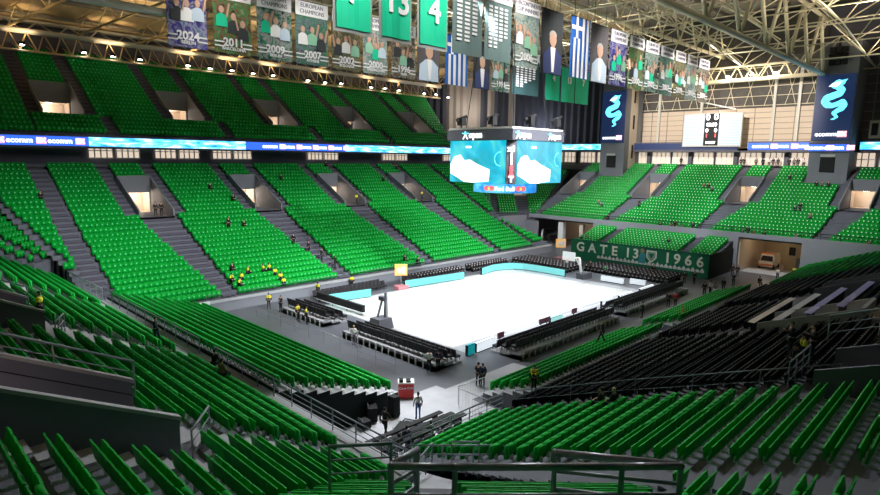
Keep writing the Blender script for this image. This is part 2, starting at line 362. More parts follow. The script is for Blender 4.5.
# ---- far corner beside the cube
rowsCF = [(4.0+.85*i, 5.1+.4*i) for i in range(26)]
Cf = Stand('cornerfar', (36.9, 24), (-CC, SC), (SC, CC), rowsCF, 'far corner stand behind the scoreboard cube')
cfl = lambda i: -.56*(rowsCF[i][0])-.3; cfr = lambda i: 7.6+.42*(rowsCF[i][0]-4)
Cf.terrace(0, 24, cfl, cfr, [(-1.4, 1.8, 8, 15)], drop=0, m=M_CONC)
Cf.block(0, 8, cfl, con(-1.0)); Cf.stair(0, 8, con(-1.0), con(1.0)); Cf.block(0, 8, con(1.1), con(5)); Cf.stair(0, 23, con(5), con(6)); Cf.block(0, 23, con(6.1), cfr)
Cf.block(8, 23, cfl, con(-2.4)); Cf.block(15, 23, con(-1.2), con(1.6)); Cf.block(8, 23, con(2.6), con(5)); Cf.vom(-1.4, 1.8, 8, 15, rowsCF[8][1]-.1, lit=.5); Cf.build()
# ---- far stand, upper part
rowsF = [(38.2+.85*i, 4.9+.425*i) for i in range(25)]
Fs = Stand('far', (0, 0), (0, -1), (1, 0), rowsF, 'far stand behind the far baseline')
# along u = -Y
FV = [-23.4, -8.7, 7.0, 22.3]
holes = [(a, a+3.4, 10, 18) for a in FV]
Fs.terrace(0, 23, con(-24.5), con(30), holes, drop=4.75)
edge = -24.3
Fs.block(0, 10, con(-22.6), lin(0, -11.5, 9, -9.0)) if False else None
for k, a in enumerate(FV):
    sl = con(a-.0); sr = lin(0, a+1.2, 9, a+3.4)
    if k == 0: sl = con(a)
    Fs.stair(0, 10, lin(0, a-1.1, 9, a-.0), lin(0, a+.3, 9, a+3.4)); Fs.stair(10, 23, con(a-1.15), con(a-.15)); Fs.stair(10, 23, con(a+3.55), con(a+4.6))
    Fs.block(18, 23, con(a+.1), con(a+3.3)); Fs.vom(a, a+3.4, 10, 18, rowsF[10][1]-.05, lit=.3)
    nx = FV[k+1] if k < 3 else 31.2
    T0, T1 = (-20.2, -14.2), (15.6, 21.6)
    lo = lin(0, a+.4, 9, a+3.5); hi = lin(0, nx-1.2, 9, nx-.1)
    Fs.block(0, 10, lo, hi)
    Fs.block(10, 23, con(a+4.65), con(nx-1.2), skip=lambda p: p.x > 53 and (14 < p.y < 20.1 or -21.9 < p.y < -15.9))
Fs.build()
# ---- far stand, lower part above the green banner
rowsFL = [(29.3+.85*i, 2.35+.22*i) for i in range(11)]
Fl = Stand('farlow', (0, 0), (0, -1), (1, 0), rowsFL, 'low stand above the green banner')
Fl.terrace(0, 10, con(-9.6), con(11.6), drop=0); Fl.sidewall(-9.6, 0, 10); Fl.sidewall(11.6, 0, 10)
Fl.block(0, 9, con(-9.5), con(-6.0)); Fl.stair(0, 10, con(-6), con(-4.6)); Fl.block(0, 9, con(-4.5), con(6.9)); Fl.stair(0, 10, con(6.9), con(8.1)); Fl.block(0, 9, con(8.1), con(11.5)); Fl.build()
# ---- right stand (near sideline)
rowsR = [(24.0-4*.75+.75*i, 2.75+.2775*(i-4)) for i in range(30)]
R = Stand('right', (0, 0), (1, 0), (0, -1), rowsR, 'right foreground stand')
def rl(i):
    v = rowsR[i][0]-24; return -36.9-max(0, min(2.03*v-20.4, 16)) if v > 9.9 else -34.6-.15*v
R.terrace(0, 27, rl, con(46), [(-26.2, -22.7, 19, 26), (-11.8, -8.2, 11, 18), (2.6, 6.2, 11, 18)], drop=0)
R.block(0, 27, lambda i: max(rl(i), -34.0)+.1 if i < 15 else -33.9, lin(0, -27.6, 12, -26.5)); R.stair(0, 19, lin(0, -27.5, 12, -26.4), lin(0, -26.4, 12, -25.3))
R.stair(0, 27, lambda i: max(-35.2, rl(i)), con(-34.0)); R.block(14, 27, lambda i: rl(i)+.2, con(-35.3))
R.block(0, 19, lin(0, -26.3, 12, -25.2), lin(0, -9.8, 10, -12.0), 'black'); R.block(19, 27, con(-21.9), con(-12.6), 'black', skip=lambda p: p.x < -21)
R.stair(0, 11, lin(0, -9.8, 10, -12.0), con(-8.0)); R.vom(-11.8, -8.2, 11, 18, rowsR[11][1]-.1, par=1.0, m=M_CONCL, lit=.4); R.vom(-26.2, -22.7, 19, 26, rowsR[19][1]-.1, par=1.05, m=M_GANG, lit=0)
R.block(0, 9, con(-7.9), con(2.5), 'black'); R.block(9, 27, con(-7.0), con(2.2), 'black', skip=lambda p: -32.6 < p.y < -26.6)
R.stair(0, 11, con(2.5), con(3.6)); R.vom(2.6, 6.2, 11, 18, rowsR[11][1]-.1, par=1.0, m=M_WALLD, lit=.4)
R.block(0, 9, con(6.4), con(19), 'black'); R.block(9, 27, con(7), con(19), 'black'); R.stair(0, 27, con(19), con(20.2)); R.block(0, 27, con(20.3), con(30), 'green'); R.block(0, 27, con(31), con(45), 'green'); R.build()
# ---- low green strip in front of it (retractable)
rowsRL = [(16.6+.8*i, .55+.28*i) for i in range(7)]
Rl = Stand('rightlow', (0, 0), (1, 0), (0, -1), rowsRL, 'low green stand along the near sideline')
for a, b in ((-23.2, -4.6), (-1.6, 17.5)):
    Rl.terrace(0, 5, con(a), con(b), drop=0, m=M_CONCL); Rl.sidewall(a, 0, 5, m=M_CONC); Rl.sidewall(b, 0, 5, m=M_CONC); Rl.block(0, 5, con(a+.1), con(b-.1))
Rl.build()
# ---- upper tier over the left stand
rowsU = [(42.3+.85*i, 18.0+.56*i) for i in range(22)]
U = Stand('upper', (0, 0), (1, 0), (0, 1), rowsU, 'upper tier')
UV = [-33.2, -17.7, -2.2, 13.4, 29.2]
ue = lambda i: 36.5+.48*(rowsU[i][0]-42.3)
U.terrace(0, 21, con(-62), ue, [(a, a+4.4, 4, 11) for a in UV], drop=16.4, m=M_CONC)
for k, a in enumerate(UV):
    U.vom(a, a+4.4, 4, 11, rowsU[4][1]-.05, par=.7, m=M_WALLG, lit=.5, hgt=2.0); U.stair(4, 21, con(a-1.3), con(a-.2)); U.stair(4, 21, con(a+4.6), con(a+5.8)); U.block(11, 21, con(a+.2), con(a+4.2))
    nx = UV[k+1] if k < 4 else None
    U.block(4, 21, con(a+5.9), con(nx-1.4) if nx else (lambda i: ue(i)-.2)); 
    U.stair(0, 4, con(a+6.2), con(a+7.3)); 
    U.block(0, 4, con(a+7.4), con(nx+6.1) if nx else (lambda i: ue(i)-.2))
U.block(0, 21, con(-48), con(-34.7)); U.block(0, 4, con(-34.7), con(-27.1)); U.build()
# ---------------------------------------------------------------- place seats
def frame_v(p, v):
    y = Vector(v).normalized(); x = y.cross(Vector((0, 0, 1))); return Matrix(((x.x, y.x, 0, p.x), (x.y, y.y, 0, p.y), (0, 0, 1, p.z), (0, 0, 0, 1)))
def ordn(n): return '%d%s' % (n, 'th' if 10 <= n % 100 <= 20 else {1: 'st', 2: 'nd', 3: 'rd'}.get(n % 10, 'th'))
SEGN = {}
def stand_seats(kind, gm, bmat, glint, nm, lab, cat):
    lst = SEATS[kind]; sc = []
    for k, t in enumerate(lst):
        x, y, z = proj(t[0]+Vector((0, 0, .7)))
        if z > 1 and 2 < x < 878 and 2 < y < 493: sc.append((z, k))
    sc.sort(); near = set(k for z, k in sc[:300])
    back, pan, br = seat_parts(gm, bmat); proto = None; bm_, pm_, rm_ = back.mesh('backrest'), pan.mesh('seat_pan'), br.mesh('bracket')
    segs = sorted(set((lst[k][2].name, lst[k][5]) for k in near)); 
    for k in sorted(near):
        p, v, st, row, col, seg = lst[k]
        M = frame_v(p, v)
        if proto is None:
            e = proto = bpy.data.objects.new(nm, None); C.objects.link(e); e.empty_display_size = .2
            for n2, me in (('backrest', bm_), ('seat_pan', pm_), ('bracket', rm_)):
                o = bpy.data.objects.new(n2, me); C.objects.link(o); o.parent = e
                if n2 == 'bracket': o['label'] = 'pale metal bracket' if kind == 'green' else 'grey metal bracket'
        else: e = copy_tree(proto)
        e.matrix_world = M
        s_i = segs.index((st.name, seg))+1
        if kind == 'chair': tag(e, 'black courtside chair, %s along row %d of the %s' % (ordn(col+1), row+1, st.where), cat, 'courtside chairs, %s' % st.where); continue
        blk = {('near'): 'left foreground stand', 'corner': 'front corner stand', 'right': 'right stand'}.get(st.name, st.name)
        tag(e, '%s seat %s from the aisle, row %d up, block %d, %s' % (lab, ordn(col+1), row+1, s_i, blk), cat, '%s seats in the %s' % (lab, st.where))
    # the remaining seats as one mesh
    lp = lowpoly(gm, bmat, glint); V = np.array([tuple(q) for q in lp.v]); fs = lp.f; nl = [len(f) for f in fs]; fl = np.array([i for f in fs for i in f])
    rest = [lst[k] for k in range(len(lst)) if k not in near]; n = len(rest); nv = len(V)
    Pp = np.array([t[0][:] for t in rest]); Vv = np.array([t[1][:] for t in rest]); Xx = np.stack([Vv[:, 1], -Vv[:, 0], np.zeros(n)], 1)
    W = Pp[:, None, :]+V[None, :, 0:1]*Xx[:, None, :]+V[None, :, 1:2]*Vv[:, None, :]+V[None, :, 2:3]*np.array([0, 0, 1.])[None, None, :]
    me = bpy.data.meshes.new(nm+'s'); me.vertices.add(n*nv); me.vertices.foreach_set('co', W.reshape(-1).astype(np.float32))
    idx = (fl[None, :]+(np.arange(n)*nv)[:, None]).reshape(-1); me.loops.add(len(idx)); me.loops.foreach_set('vertex_index', idx.astype(np.int32))
    nlt = np.tile(np.array(nl), n); me.polygons.add(len(nlt)); st_ = np.concatenate([[0], np.cumsum(nlt)[:-1]]); me.polygons.foreach_set('loop_start', st_.astype(np.int32))
    me.polygons.foreach_set('material_index', np.tile(np.array(lp.m), n).astype(np.int32))
    for m in lp.mats: me.materials.append(m)
    if glint:
        me.materials.append(M_SPOTW); pi = lp.mats.index(glint); mi = np.tile(np.array(lp.m), (n, 1)); fr_ = np.array([t[2].name in ('far', 'farlow', 'cornerfar') for t in rest]); sel = (mi == pi) & fr_[:, None]; mi[sel] = len(lp.mats)  # whiter painted highlights for seats of the far stands
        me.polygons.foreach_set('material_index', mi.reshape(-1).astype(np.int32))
    me.update(calc_edges=True); me.validate()
    o = bpy.data.objects.new(nm, me); C.objects.link(o); tag(o, 'the remaining %s folding seats, row after row across the farther stands' % lab, cat, None, 'stuff')
    print('seats', kind, len(lst), 'near', len(near))
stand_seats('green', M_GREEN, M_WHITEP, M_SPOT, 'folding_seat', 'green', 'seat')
stand_seats('black', M_BLACKP, mat('grey_bracket', (.09, .09, .10), .5), None, 'black_folding_seat', 'black', 'seat')
# ---------------------------------------------------------------- floor, court
def grid_floor():
    g = MB(); g.box((-36.2, -62, -.3), (62, 62, 0), mat('hall_floor', (.115, .12, .14), .38, noise=.12, nscale=.35)); return struct(g.obj('floor'))
grid_floor()
M_WOOD = mapmat('court_boards', [(.35, (.54, .54, .52)), (.65, (.62, .61, .59))], (.3, 6, 1), nscale=1.5, rough=.25)
M_GREY = mat('court_border', (.32, .33, .36), .35)
c = MB(); c.box((-17.0, -9.9, .0), (16.0, 11.2, .012), M_GREY); c.box((-16.8, -7.9, .012), (14.2, 11.0, .02), M_WOOD); struct(c.obj('floor_court'))
ln = MB(); W_ = mat('court_line', (.85, .85, .85), .4)
def lbx(x0, y0, x1, y1): ln.box((min(x0, x1)-.04, min(y0, y1)-.04, .02), (max(x0, x1)+.04, max(y0, y1)+.04, .026), W_)
lbx(-14.2, -7.7, 14.2, -7.7); lbx(-14.2, 7.7, 14.2, 7.7); lbx(-14.2, -7.7, -14.2, 7.7); lbx(14.2, -7.7, 14.2, 7.7); lbx(0, -7.7, 0, 7.7)
for s in (-1, 1):
    lbx(14.2*s, 2.45, 8.4*s, 2.45); lbx(14.2*s, -2.45, 8.4*s, -2.45); lbx(8.4*s, -2.45, 8.4*s, 2.45)
    pts = [Vector((s*(12.6-6.75*math.cos(a)), 6.75*math.sin(a), .023)) for a in np.linspace(-1.3, 1.3, 30)]
    for a, b in zip(pts[:-1], pts[1:]): ln.tube(a, b, .03, W_, 4)
pts = [Vector((1.8*math.cos(a), 1.8*math.sin(a), .023)) for a in np.linspace(0, 2*math.pi, 30)]
for a, b in zip(pts[:-1], pts[1:]): ln.tube(a, b, .03, W_, 4)
lbx(-14.2, -8.6, 15.2, -8.55); lbx(15.2, -8.6, 15.2, -2)
struct(ln.obj('trim_court_lines'))
# pale concrete apron by the near corner
ap = MB(); ap.box((-36.2, -20, .0), (-23.6, -12.7, .01), M_CONCL); ap.box((-23.6, -16.0, 0), (-16, -13.6, .009), M_CONCL); struct(ap.obj('floor_apron'))
# ---------------------------------------------------------------- walls of the bowl
w = MB()
w.box((-37, 15.9, 0), (33, 16.25, 1.0), M_WALLG); w.box((-37, 15.8, 1.0), (33, 16.3, 1.2), M_CONCL)
struct(w.obj('wall_left_front'))
w = MB()
def wallseg(mb, a, b, z0, z1, t, m):
    a = Vector((a[0], a[1], 0)); b = Vector((b[0], b[1], 0)); d = (b-a).normalized(); n = Vector((-d.y, d.x, 0))*t
    V = [a+Vector((0, 0, z0)), b+Vector((0, 0, z0)), b+n+Vector((0, 0, z0)), a+n+Vector((0, 0, z0)), a+Vector((0, 0, z1)), b+Vector((0, 0, z1)), b+n+Vector((0, 0, z1)), a+n+Vector((0, 0, z1))]
    mb.add(V, [(3, 2, 1, 0), (4, 5, 6, 7), (0, 1, 5, 4), (1, 2, 6, 5), (2, 3, 7, 6), (3, 0, 4, 7)], m)
M_WG2 = mat('wall_paint_mid', (.27, .27, .31), .7, noise=.05)
# far-left chamfer: solid wall, then the portal under a lintel
wallseg(w, (29.3, 27.0), (38.2, 25.2), 0, 5.3, .25, M_WG2)
wallseg(w, (33.0, 17.9), (42.5, 24.2), 0, 2.6, .25, M_CONCL)
wallseg(w, (38.2, 24.4), (38.2, 11), 5.0, 5.65, -.3, M_WG2); wallseg(w, (38.2, 25.2), (38.2, 22.4), 0, 4.4, -.3, M_WG2); w.box((38.3, 17.2, 0), (39.2, 18.2, 4.5), M_WHITE); w.box((38.3, 13.2, 0), (39, 13.9, 4.4), M_BEIGE)
struct(w.obj('wall_far_corner'))
w = MB()
for a, b, z0, z1 in ((11, -12.2, 0, 5.65), (-12.2, -20.2, 5.0, 5.65), (-20.2, -31, 0, 5.65)): wallseg(w, (38.2, a), (38.2, b), z0, z1, -.3, M_WG2)
wallseg(w, (38.2, -31), (32, -40), 0, 5.65, -.3, M_CONCL)
w.box((38.0, -22.4, 1.6), (38.2, -20.9, 2.9), M_CONCL)
struct(w.obj('wall_far_front'))
# service bay in the far wall
w = MB(); w.box((50.0, -20.2, 0), (50.2, -12.2, 4.95), M_BEIGE); w.box((38.5, -12.35, 0), (50, -12.2, 4.95), M_BEIGE); w.box((38.5, -20.2, 0), (50, -20.05, 4.95), M_BEIGE); w.box((38.5, -20.2, 4.8), (50, -12.2, 4.88), M_BEIGE)
w.box((45.0, -20.0, 0), (45.2, -16.6, 4.8), mat('bay_timber', (.42, .33, .2), .8)); w.box((44.9, -19.2, .3), (44.98, -18.1, 1.9), M_CONC); w.box((44.9, -17.9, 2.2), (44.98, -17.1, 3.4), M_BLACK); w.box((38.6, -20, .0), (50, -12.4, .02), M_CONCL)
struct(w.obj('wall_service_bay'))
w = MB(); w.box((49, 11, 0), (49.2, 25, 4.95), M_BEIGE); w.box((38.5, 11, 4.8), (49, 25, 4.88), M_BEIGE); struct(w.obj('wall_corner_passage'))
def plight(x, y, z, e, col=(1, .85, .65), r=.3, nm='bay_light'):
    l = bpy.data.lights.new(nm, 'POINT'); l.energy = e; l.color = col; l.shadow_soft_size = r; o = bpy.data.objects.new(nm, l); C.objects.link(o); o.location = (x, y, z)
plight(42, -15, 4.2, 70, (1, .78, .5)); plight(48, -18.6, 3.6, 50, (1, .78, .5)); plight(44, 17, 4.3, 140, (1, .8, .6)); plight(56, 36, 22, 1200, (.9, .9, 1)); plight(48, 50, 26, 1500, (1, .9, .8))  # last two are added fills that brighten the folded corner wall
# outer shell
w = MB(); w.box((-70, 62, 0), (66, 62.4, 40), M_WALLD); struct(w.obj('wall_left'))
w = MB(); w.box((-70, -62.4, 0), (66, -62, 40), M_WALLD); struct(w.obj('wall_right'))
w = MB(); w.box((-70.4, -62, 0), (-70, 62, 40), M_WALLD); struct(w.obj('wall_near'))
M_LOUV = mapmat('louvre_panels', [(.0, (.62, .54, .47)), (.1, (.28, .24, .22)), (.12, (.60, .52, .46)), (1, (.70, .62, .55))], (0, 0, 1), kind='wave', nscale=.28)
M_LATT = mat('lattice_dark', (.09, .085, .08), .9, noise=.5, nscale=3)
w = MB(); w.box((62, -62, 0), (62.4, 62, 17.6), M_WALLD); w.box((62, -62, 17.6), (62.4, -15.5, 40), M_WALLD); w.box((62, 20.2, 17.6), (62.4, 62, 40), M_WALLD)
w.box((61.8, -15.5, 18), (62.4, 20.2, 24.9), M_BEIGE); w.box((61.8, -15.5, 24.9), (62.4, 20.2, 40), M_LATT)
for z in np.arange(18.5, 25, .93): w.box((61.7, -15.5, z), (61.8, 20.2, z+.09), mat('panel_joint', (.30, .26, .22), .8))
for y in np.arange(-15, 20, 3.1): w.box((61.68, y, 18), (61.8, y+.09, 24.9), mat('panel_joint', (.30, .26, .22), .8))
for y in (-12.6, -8.9, 3.2, 11.2): w.box((61.3, y, 14), (61.6, y+.45, 31), M_PIPE)
for z in np.arange(25.3, 32, 1.6):
    w.tube((61.6, -15.5, z), (61.6, 20, z), .06, M_STEEL, 5)
for k, y in enumerate(np.arange(-15, 20, 1.6)): w.tube((61.6, y, 25.2), (61.6, y+1.6*(-1)**k, 31), .05, M_STEEL, 5)
for y in np.arange(-60, -20, 2.2): w.box((61.8, y, 18), (62, y+.12, 34), M_WALLG)
for z in np.arange(18, 34, 1.4): w.box((61.8, -60, z), (62, -20, z+.1), M_WALLG)
struct(w.obj('wall_far'))
# folded curtain wall of the far-left corner
pts = [(47.5, 62), (57, 45), (61.5, 33), (61.9, 20)]; w = MB()
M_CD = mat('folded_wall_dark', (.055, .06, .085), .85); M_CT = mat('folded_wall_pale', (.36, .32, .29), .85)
for (a, b), n in zip(zip(pts[:-1], pts[1:]), (12, 8, 8)):
    a = Vector((a[0], a[1], 0)); b = Vector((b[0], b[1], 0)); d = b-a; nn = Vector((-d.y, d.x, 0)).normalized()
    for k in range(n):
        p = a+d*k/n; q = a+d*(k+.5)/n; r = a+d*(k+1)/n; q2 = q-nn*.45
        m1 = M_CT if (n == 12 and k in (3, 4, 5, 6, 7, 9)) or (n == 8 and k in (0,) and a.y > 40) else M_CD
        for s_, e_ in ((p, q2), (q2, r)): wallseg(w, s_[:2], e_[:2], 16, 36, .1, m1)
struct(w.obj('wall_far_left_folded'))
# concourse strip behind the top row: pale windows
def windows(mb, a, b, z0, z1, n, lit):
    a = Vector((a[0], a[1], 0)); b = Vector((b[0], b[1], 0)); d = b-a
    for k in range(n):
        p = a+d*(k+.06)/n; q = a+d*(k+.94)/n
        wallseg(mb, p[:2], q[:2], z0, z1, .15, lit)
        for j in range(5): s_ = p+(q-p)*j/4; wallseg(mb, (s_-d.normalized()*.07)[:2], (s_+d.normalized()*.07)[:2], z0, z1, -.12, M_WHITE)
        for z in (z0, (z0+z1)/2, z1-.1): wallseg(mb, p[:2], q[:2], z, z+.12, -.1, M_WHITE)
M_WINL = mat('window_lit_beige', (.4, .32, .25), .5, emit=(1, .82, .66), es=.75); M_WIND = mat('window_dark', (.03, .03, .04), .3)
w = MB(); windows(w, (60.5, 40), (60.5, -56), 15.0, 17.3, 24, M_WINL)
for y in np.arange(-52, 36, 8): w.box((60.0, y, 14), (60.5, y+.7, 18), M_WALLD)
w.box((57.6, -62, 17.3), (62, 40, 17.5), M_WALLD); w.box((59.0, -62, 13.6), (62, 40, 14.6), M_CONC)
struct(w.obj('window_1'))
w = MB(); wallseg(w, (-64, 46.2), (44, 46.2), 14.2, 18, .2, M_WALLD)
for k, x in enumerate(np.arange(-62, 40, 8.2)):
    if k % 2 == 0 or k in (5,): windows(w, (x+.4, 46.0), (x+7.0, 46.0), 15.0, 16.9, 2, M_WINL)
w.box((-64, 42.3, 14.0), (46, 62, 14.3), M_CONC)
struct(w.obj('window_2'))
w = MB(); w.box((-64, 42.6, 16.25), (37, 46.2, 16.4), M_WALLD); struct(w.obj('trim_soffit'))
# ---------------------------------------------------------------- roof
w = MB()
w.add([(-70, 62.4, 33.5), (66, 62.4, 33.5), (66, 17, 41), (-70, 17, 41)], [(0, 1, 2, 3)], M_ROOF)
w.add([(-70, 17, 41), (66, 17, 41), (66, -17, 41), (-70, -17, 41)], [(0, 1, 2, 3)], M_ROOFD)
w.add([(-70, -17, 41), (66, -17, 41), (66, -62.4, 33.5), (-70, -62.4, 33.5)], [(0, 1, 2, 3)], M_ROOFD)
for y, z in ((57, 34.1), (51, 35.1), (45, 36.1), (39, 37.1), (33, 38.1), (27, 39.1), (21, 40.1), (9, 40.8), (0, 40.8), (-9, 40.8), (-21, 40.1), (-30, 38.6), (-39, 37.1)):
    w.box((-68, y-.25, z-.35), (64, y+.25, z), M_ROOFD)
struct(w.obj('ceiling'))
def truss_x(name, y0, y1, zl, zt, x0, x1, rch, m, lab, n, grp=None, cross=True, r2=.12):
    e = empty(name, (x0, y0, zl), lab, 'truss', grp); a = MB()
    a.tube((x0, y0, zl), (x1, y0, zl), rch, m, 10); wchild(a, 'lower_chord', e, True)
    a = MB(); a.tube((x0, y1, zt), (x1, y1, zt), rch*.8, m, 8); wchild(a, 'upper_chord', e, True)
    a = MB(); dx = (x1-x0)/n
    for k in range(n):
        a.tube((x0+k*dx, y0, zl), (x0+(k+.5)*dx, y1, zt), r2, m, 6); a.tube((x0+(k+.5)*dx, y1, zt), (x0+(k+1)*dx, y0, zl), r2, m, 6)
    wchild(a, 'web_bars', e, True); return e
# eaves truss over the top row of the upper tier
e = truss_x('eaves_truss', 57, 59.5, 31.7, 33.4, -66, 47, .38, M_PIPE, 'thick grey pipe truss running above the upper tier', 30, r2=.1)
a = MB(); a.tube((-66, 56, 29.0), (46, 56, 29.0), .16, M_STEELT, 6)
for k in range(56):
    x = -66+2*k; a.tube((x, 57, 31.6), (x+1, 56, 29), .09, M_STEELT, 5); a.tube((x+1, 56, 29), (x+2, 57, 31.6), .09, M_STEELT, 5); a.tube((x+1, 56, 29), (x+1, 60.5, 30.5), .08, M_STEELT, 5)
wchild(a, 'hanging_lattice', e)
# rafters of the left roof half
for k, x in enumerate(np.arange(-58, 50, 8)):
    e = empty('rafter_truss', (x, 57, 31.9), 'tan lattice rafter, %s from the left above the upper tier' % ordn(k+1), 'truss', 'lattice rafters'); a = MB()
    P0, P1 = Vector((x, 57, 32)), Vector((x+10, 17, 36.5)); Q0, Q1 = Vector((x, 57, 34)), Vector((x+10, 17, 40.4))
    a.tube(P0, P1, .16, M_STEELT, 6); a.tube(Q0, Q1, .12, M_STEELT, 6); wchild(a, 'chords', e)
    a = MB(); n = 8
    for j in range(n):
        p = P0.lerp(P1, j/n); q = Q0.lerp(Q1, (j+.5)/n); r = P0.lerp(P1, (j+1)/n); a.tube(p, q, .07, M_STEELT, 5); a.tube(q, r, .07, M_STEELT, 5)
    wchild(a, 'web_bars', e)
truss_x('main_truss', 18, 18, 31.2, 37.5, -66, 54, .3, M_PIPE, 'main roof truss carrying the far row of banners', 16, r2=.2)
truss_x('main_truss', -17, -17, 28.8, 36.5, -66, 54, .34, M_STEEL, 'main cream roof truss at the upper right', 13, r2=.24)
q = MB(); q.tube((-62, 17, 28.3), (-27.5, 17, 28.3), .35, M_PIPE, 10); tag(q.obj('service_pipe'), 'thick grey pipe at the top left above the first champions banner', 'pipe')
truss_x('main_truss', -1, -1, 33.3, 38.5, -66, 58, .25, M_STEEL, 'cream roof truss carrying the near row of banners', 20, r2=.14)
# space frame
e = empty('space_frame', (0, 0, 34), 'cream tubular space frame filling the roof between the main trusses', 'space frame')
a = MB(); b = MB(); g = MB(); S_ = 8.0; xs = np.arange(-63, 61, S_); ys = np.arange(-47, 20, S_)
zb = lambda x, y: 32.2-(max(0, x-30)*.10); 
for x in xs:
    for y in ys:
        z = zb(x, y); p = Vector((x, y, z))
        if x+S_ < 61: a.tube(p, (x+S_, y, zb(x+S_, y)), .10, M_STEEL, 5)
        if y+S_ < 20: a.tube(p, (x, y+S_, z), .10, M_STEEL, 5)
        t = Vector((x+S_/2, y+S_/2, z+3.6))
        if x+S_ < 61 and y+S_ < 20:
            b.tube(t, t+Vector((S_, 0, -.3)), .09, M_STEEL, 5); b.tube(t, t+Vector((0, S_, 0)), .09, M_STEEL, 5)
            for dx, dy in ((0, 0), (S_, 0), (0, S_), (S_, S_)): g.tube(t, (x+dx, y+dy, zb(x+dx, y)), .07, M_STEEL, 5)
wchild(a, 'lower_grid', e); wchild(b, 'upper_grid', e); wchild(g, 'diagonals', e)
e = empty('end_truss', (57, 0, 29), 'cream end truss over the far wall with three lamps', 'truss'); a = MB(); a.tube((57, -17, 29.3), (57, 17, 29.0), .3, M_STEEL, 8); a.tube((57, -17, 31.5), (57, 17, 31.5), .2, M_STEEL, 8); wchild(a, 'chords', e, True); a = MB()
for k in range(14): y = -17+k*2.43; a.tube((57, y, 29.2), (57, y+1.2, 31.5), .1, M_STEEL, 5); a.tube((57, y+1.2, 31.5), (57, y+2.43, 29.2), .1, M_STEEL, 5)
wchild(a, 'web_bars', e)
# ---------------------------------------------------------------- towers
def tower(y0, y1, side):
    e = empty('roof_tower', (54.2, (y0+y1)/2, 12.9), 'grey concrete roof tower with blue dragon banner, %s of the wall scoreboard' % side, 'tower'); a = MB()
    a.box((54.2, y0, 10.5), (61, y1, 33.5), M_WALLG); wchild(a, 'shaft', e)
    a = MB(); a.box((56, y0-.06, 14), (58.8, y0+.02, 33), M_BEIGE)
    for z in (16, 21.6, 26.5): a.box((57, y0-.12, z), (57.6, y0-.05, z+2.6), M_BLACK)
    if side == 'left': wchild(a, 'slotted_side_panel', e)
    a = MB(); ym = (y0+y1)/2; a.box((54.05, ym-.9, 14.2), (54.25, ym+1.0, 16.9), M_BLACK); a.box((53.95, ym-.9, 16.5), (54.2, ym+1.0, 16.9), M_PIPE); wchild(a, 'window_hatch', e)
    # banner with dragon
    M = frame((53.95, ym, 0), (0, -1, 0))
    a = MB(); a.box((-2.45, -.05, 19.0), (2.45, .05, 28.6), M_NAVY, M); bn = wchild(a, 'banner', e, label='dark blue banner with a cyan dragon')
    S = (y1-y0)/5.3
    sp = [(x_*.95, 22.0+(z_-20)*.72, r_) for x_, z_, r_ in [(1.0, 27.4, .25), (.35, 27.5, .5), (-.2, 27.0, .45), (.5, 26.6, .5), (.9, 26.0, .5), (.6, 25.3, .55), (-.2, 24.9, .55), (-1.0, 24.5, .55), (-1.25, 23.8, .55), (-.9, 23.1, .5), (-.2, 22.9, .4), (.5, 23.2, .4), (1.15, 23.6, .45), (1.35, 23.0, .5), (1.1, 22.3, .45), (.5, 21.8, .35), (.1, 21.4, .3), (.35, 20.9, .22), (.6, 20.6, .18), (.2, 20.2, .14), (-.2, 20.1, .08)]]
    d = MB()
    for p, q in zip(sp[:-1], sp[1:]):
        a0 = Vector((p[0], 0, p[1])); b0 = Vector((q[0], 0, q[1])); dd = (b0-a0).normalized(); n0 = Vector((-dd.z, 0, dd.x)); d.tube(M @ (a0+Vector((0, -.09, 0))), M @ (a0+Vector((0, -.06, 0))), p[2]*.9, M_CYANE, 12)
        d.add([(a0+n0*p[2]*.9)[:], (a0-n0*p[2]*.9)[:], (b0-n0*q[2]*.9)[:], (b0+n0*q[2]*.9)[:]], [(0, 1, 2, 3)], M_CYANE, M @ Matrix.Translation((0, -.09, 0)))
    d.add([(.9, 0, 27.75), (-.5, 0, 27.3), (-.9, 0, 26.9), (.2, 0, 26.8)], [(0, 1, 2, 3)], M_WHITEE, M @ Matrix.Translation((0, -.1, 0)))
    d.add([(.2, 0, 27.6), (1.5, 0, 27.9), (1.0, 0, 27.2)], [(0, 1, 2)], M_CYANE, M @ Matrix.Translation((0, -.1, 0)))
    wchild(d, 'dragon_emblem', bn)
    t = text('lettering', 'ecomm', .95, M @ Matrix.Translation((-.6, -.1, 19.9)), M_WHITEE, bn, bold=.02); t = text('lettering', 'BX', .9, M @ Matrix.Translation((1.45, -.14, 19.9)), M_WHITEE, bn, bold=.02)
    d = MB(); d.box((.85, -.11, 19.45), (2.05, -.08, 20.35), M_PINKE, M); wchild(d, 'pink_panel', bn)
    s = MB()
    for dx in (-.8, 0, .8):
        for z in (30.0, 30.9, 31.8): s.box((dx-.33, -.6, z), (dx+.33, .1, z+.7), M_BLACK, M)
    s.tube(M @ Vector((-1.3, -.3, 31.4)), M @ Vector((1.3, -.3, 31.4)), .07, M_BLACK)
    s.box((-.1, -.3, 32.4), (.1, .1, 33.4), M_BLACK, M)
    o = s.obj('loudspeaker_cluster'); tag(o, 'black loudspeaker cluster hanging on the top of the %s tower' % side, 'loudspeaker')
tower(14.6, 19.6, 'left'); tower(-21.4, -16.2, 'right')
s = MB(); s.box((58.5, -24.2, 19.4), (59.2, -22.8, 22.0), M_PIPE); s.box((58.3, -23.9, 19.8), (58.5, -23.1, 21.6), M_BLACK); tag(s.obj('wall_speaker'), 'pale grey box with a black opening beside the right tower', 'loudspeaker')
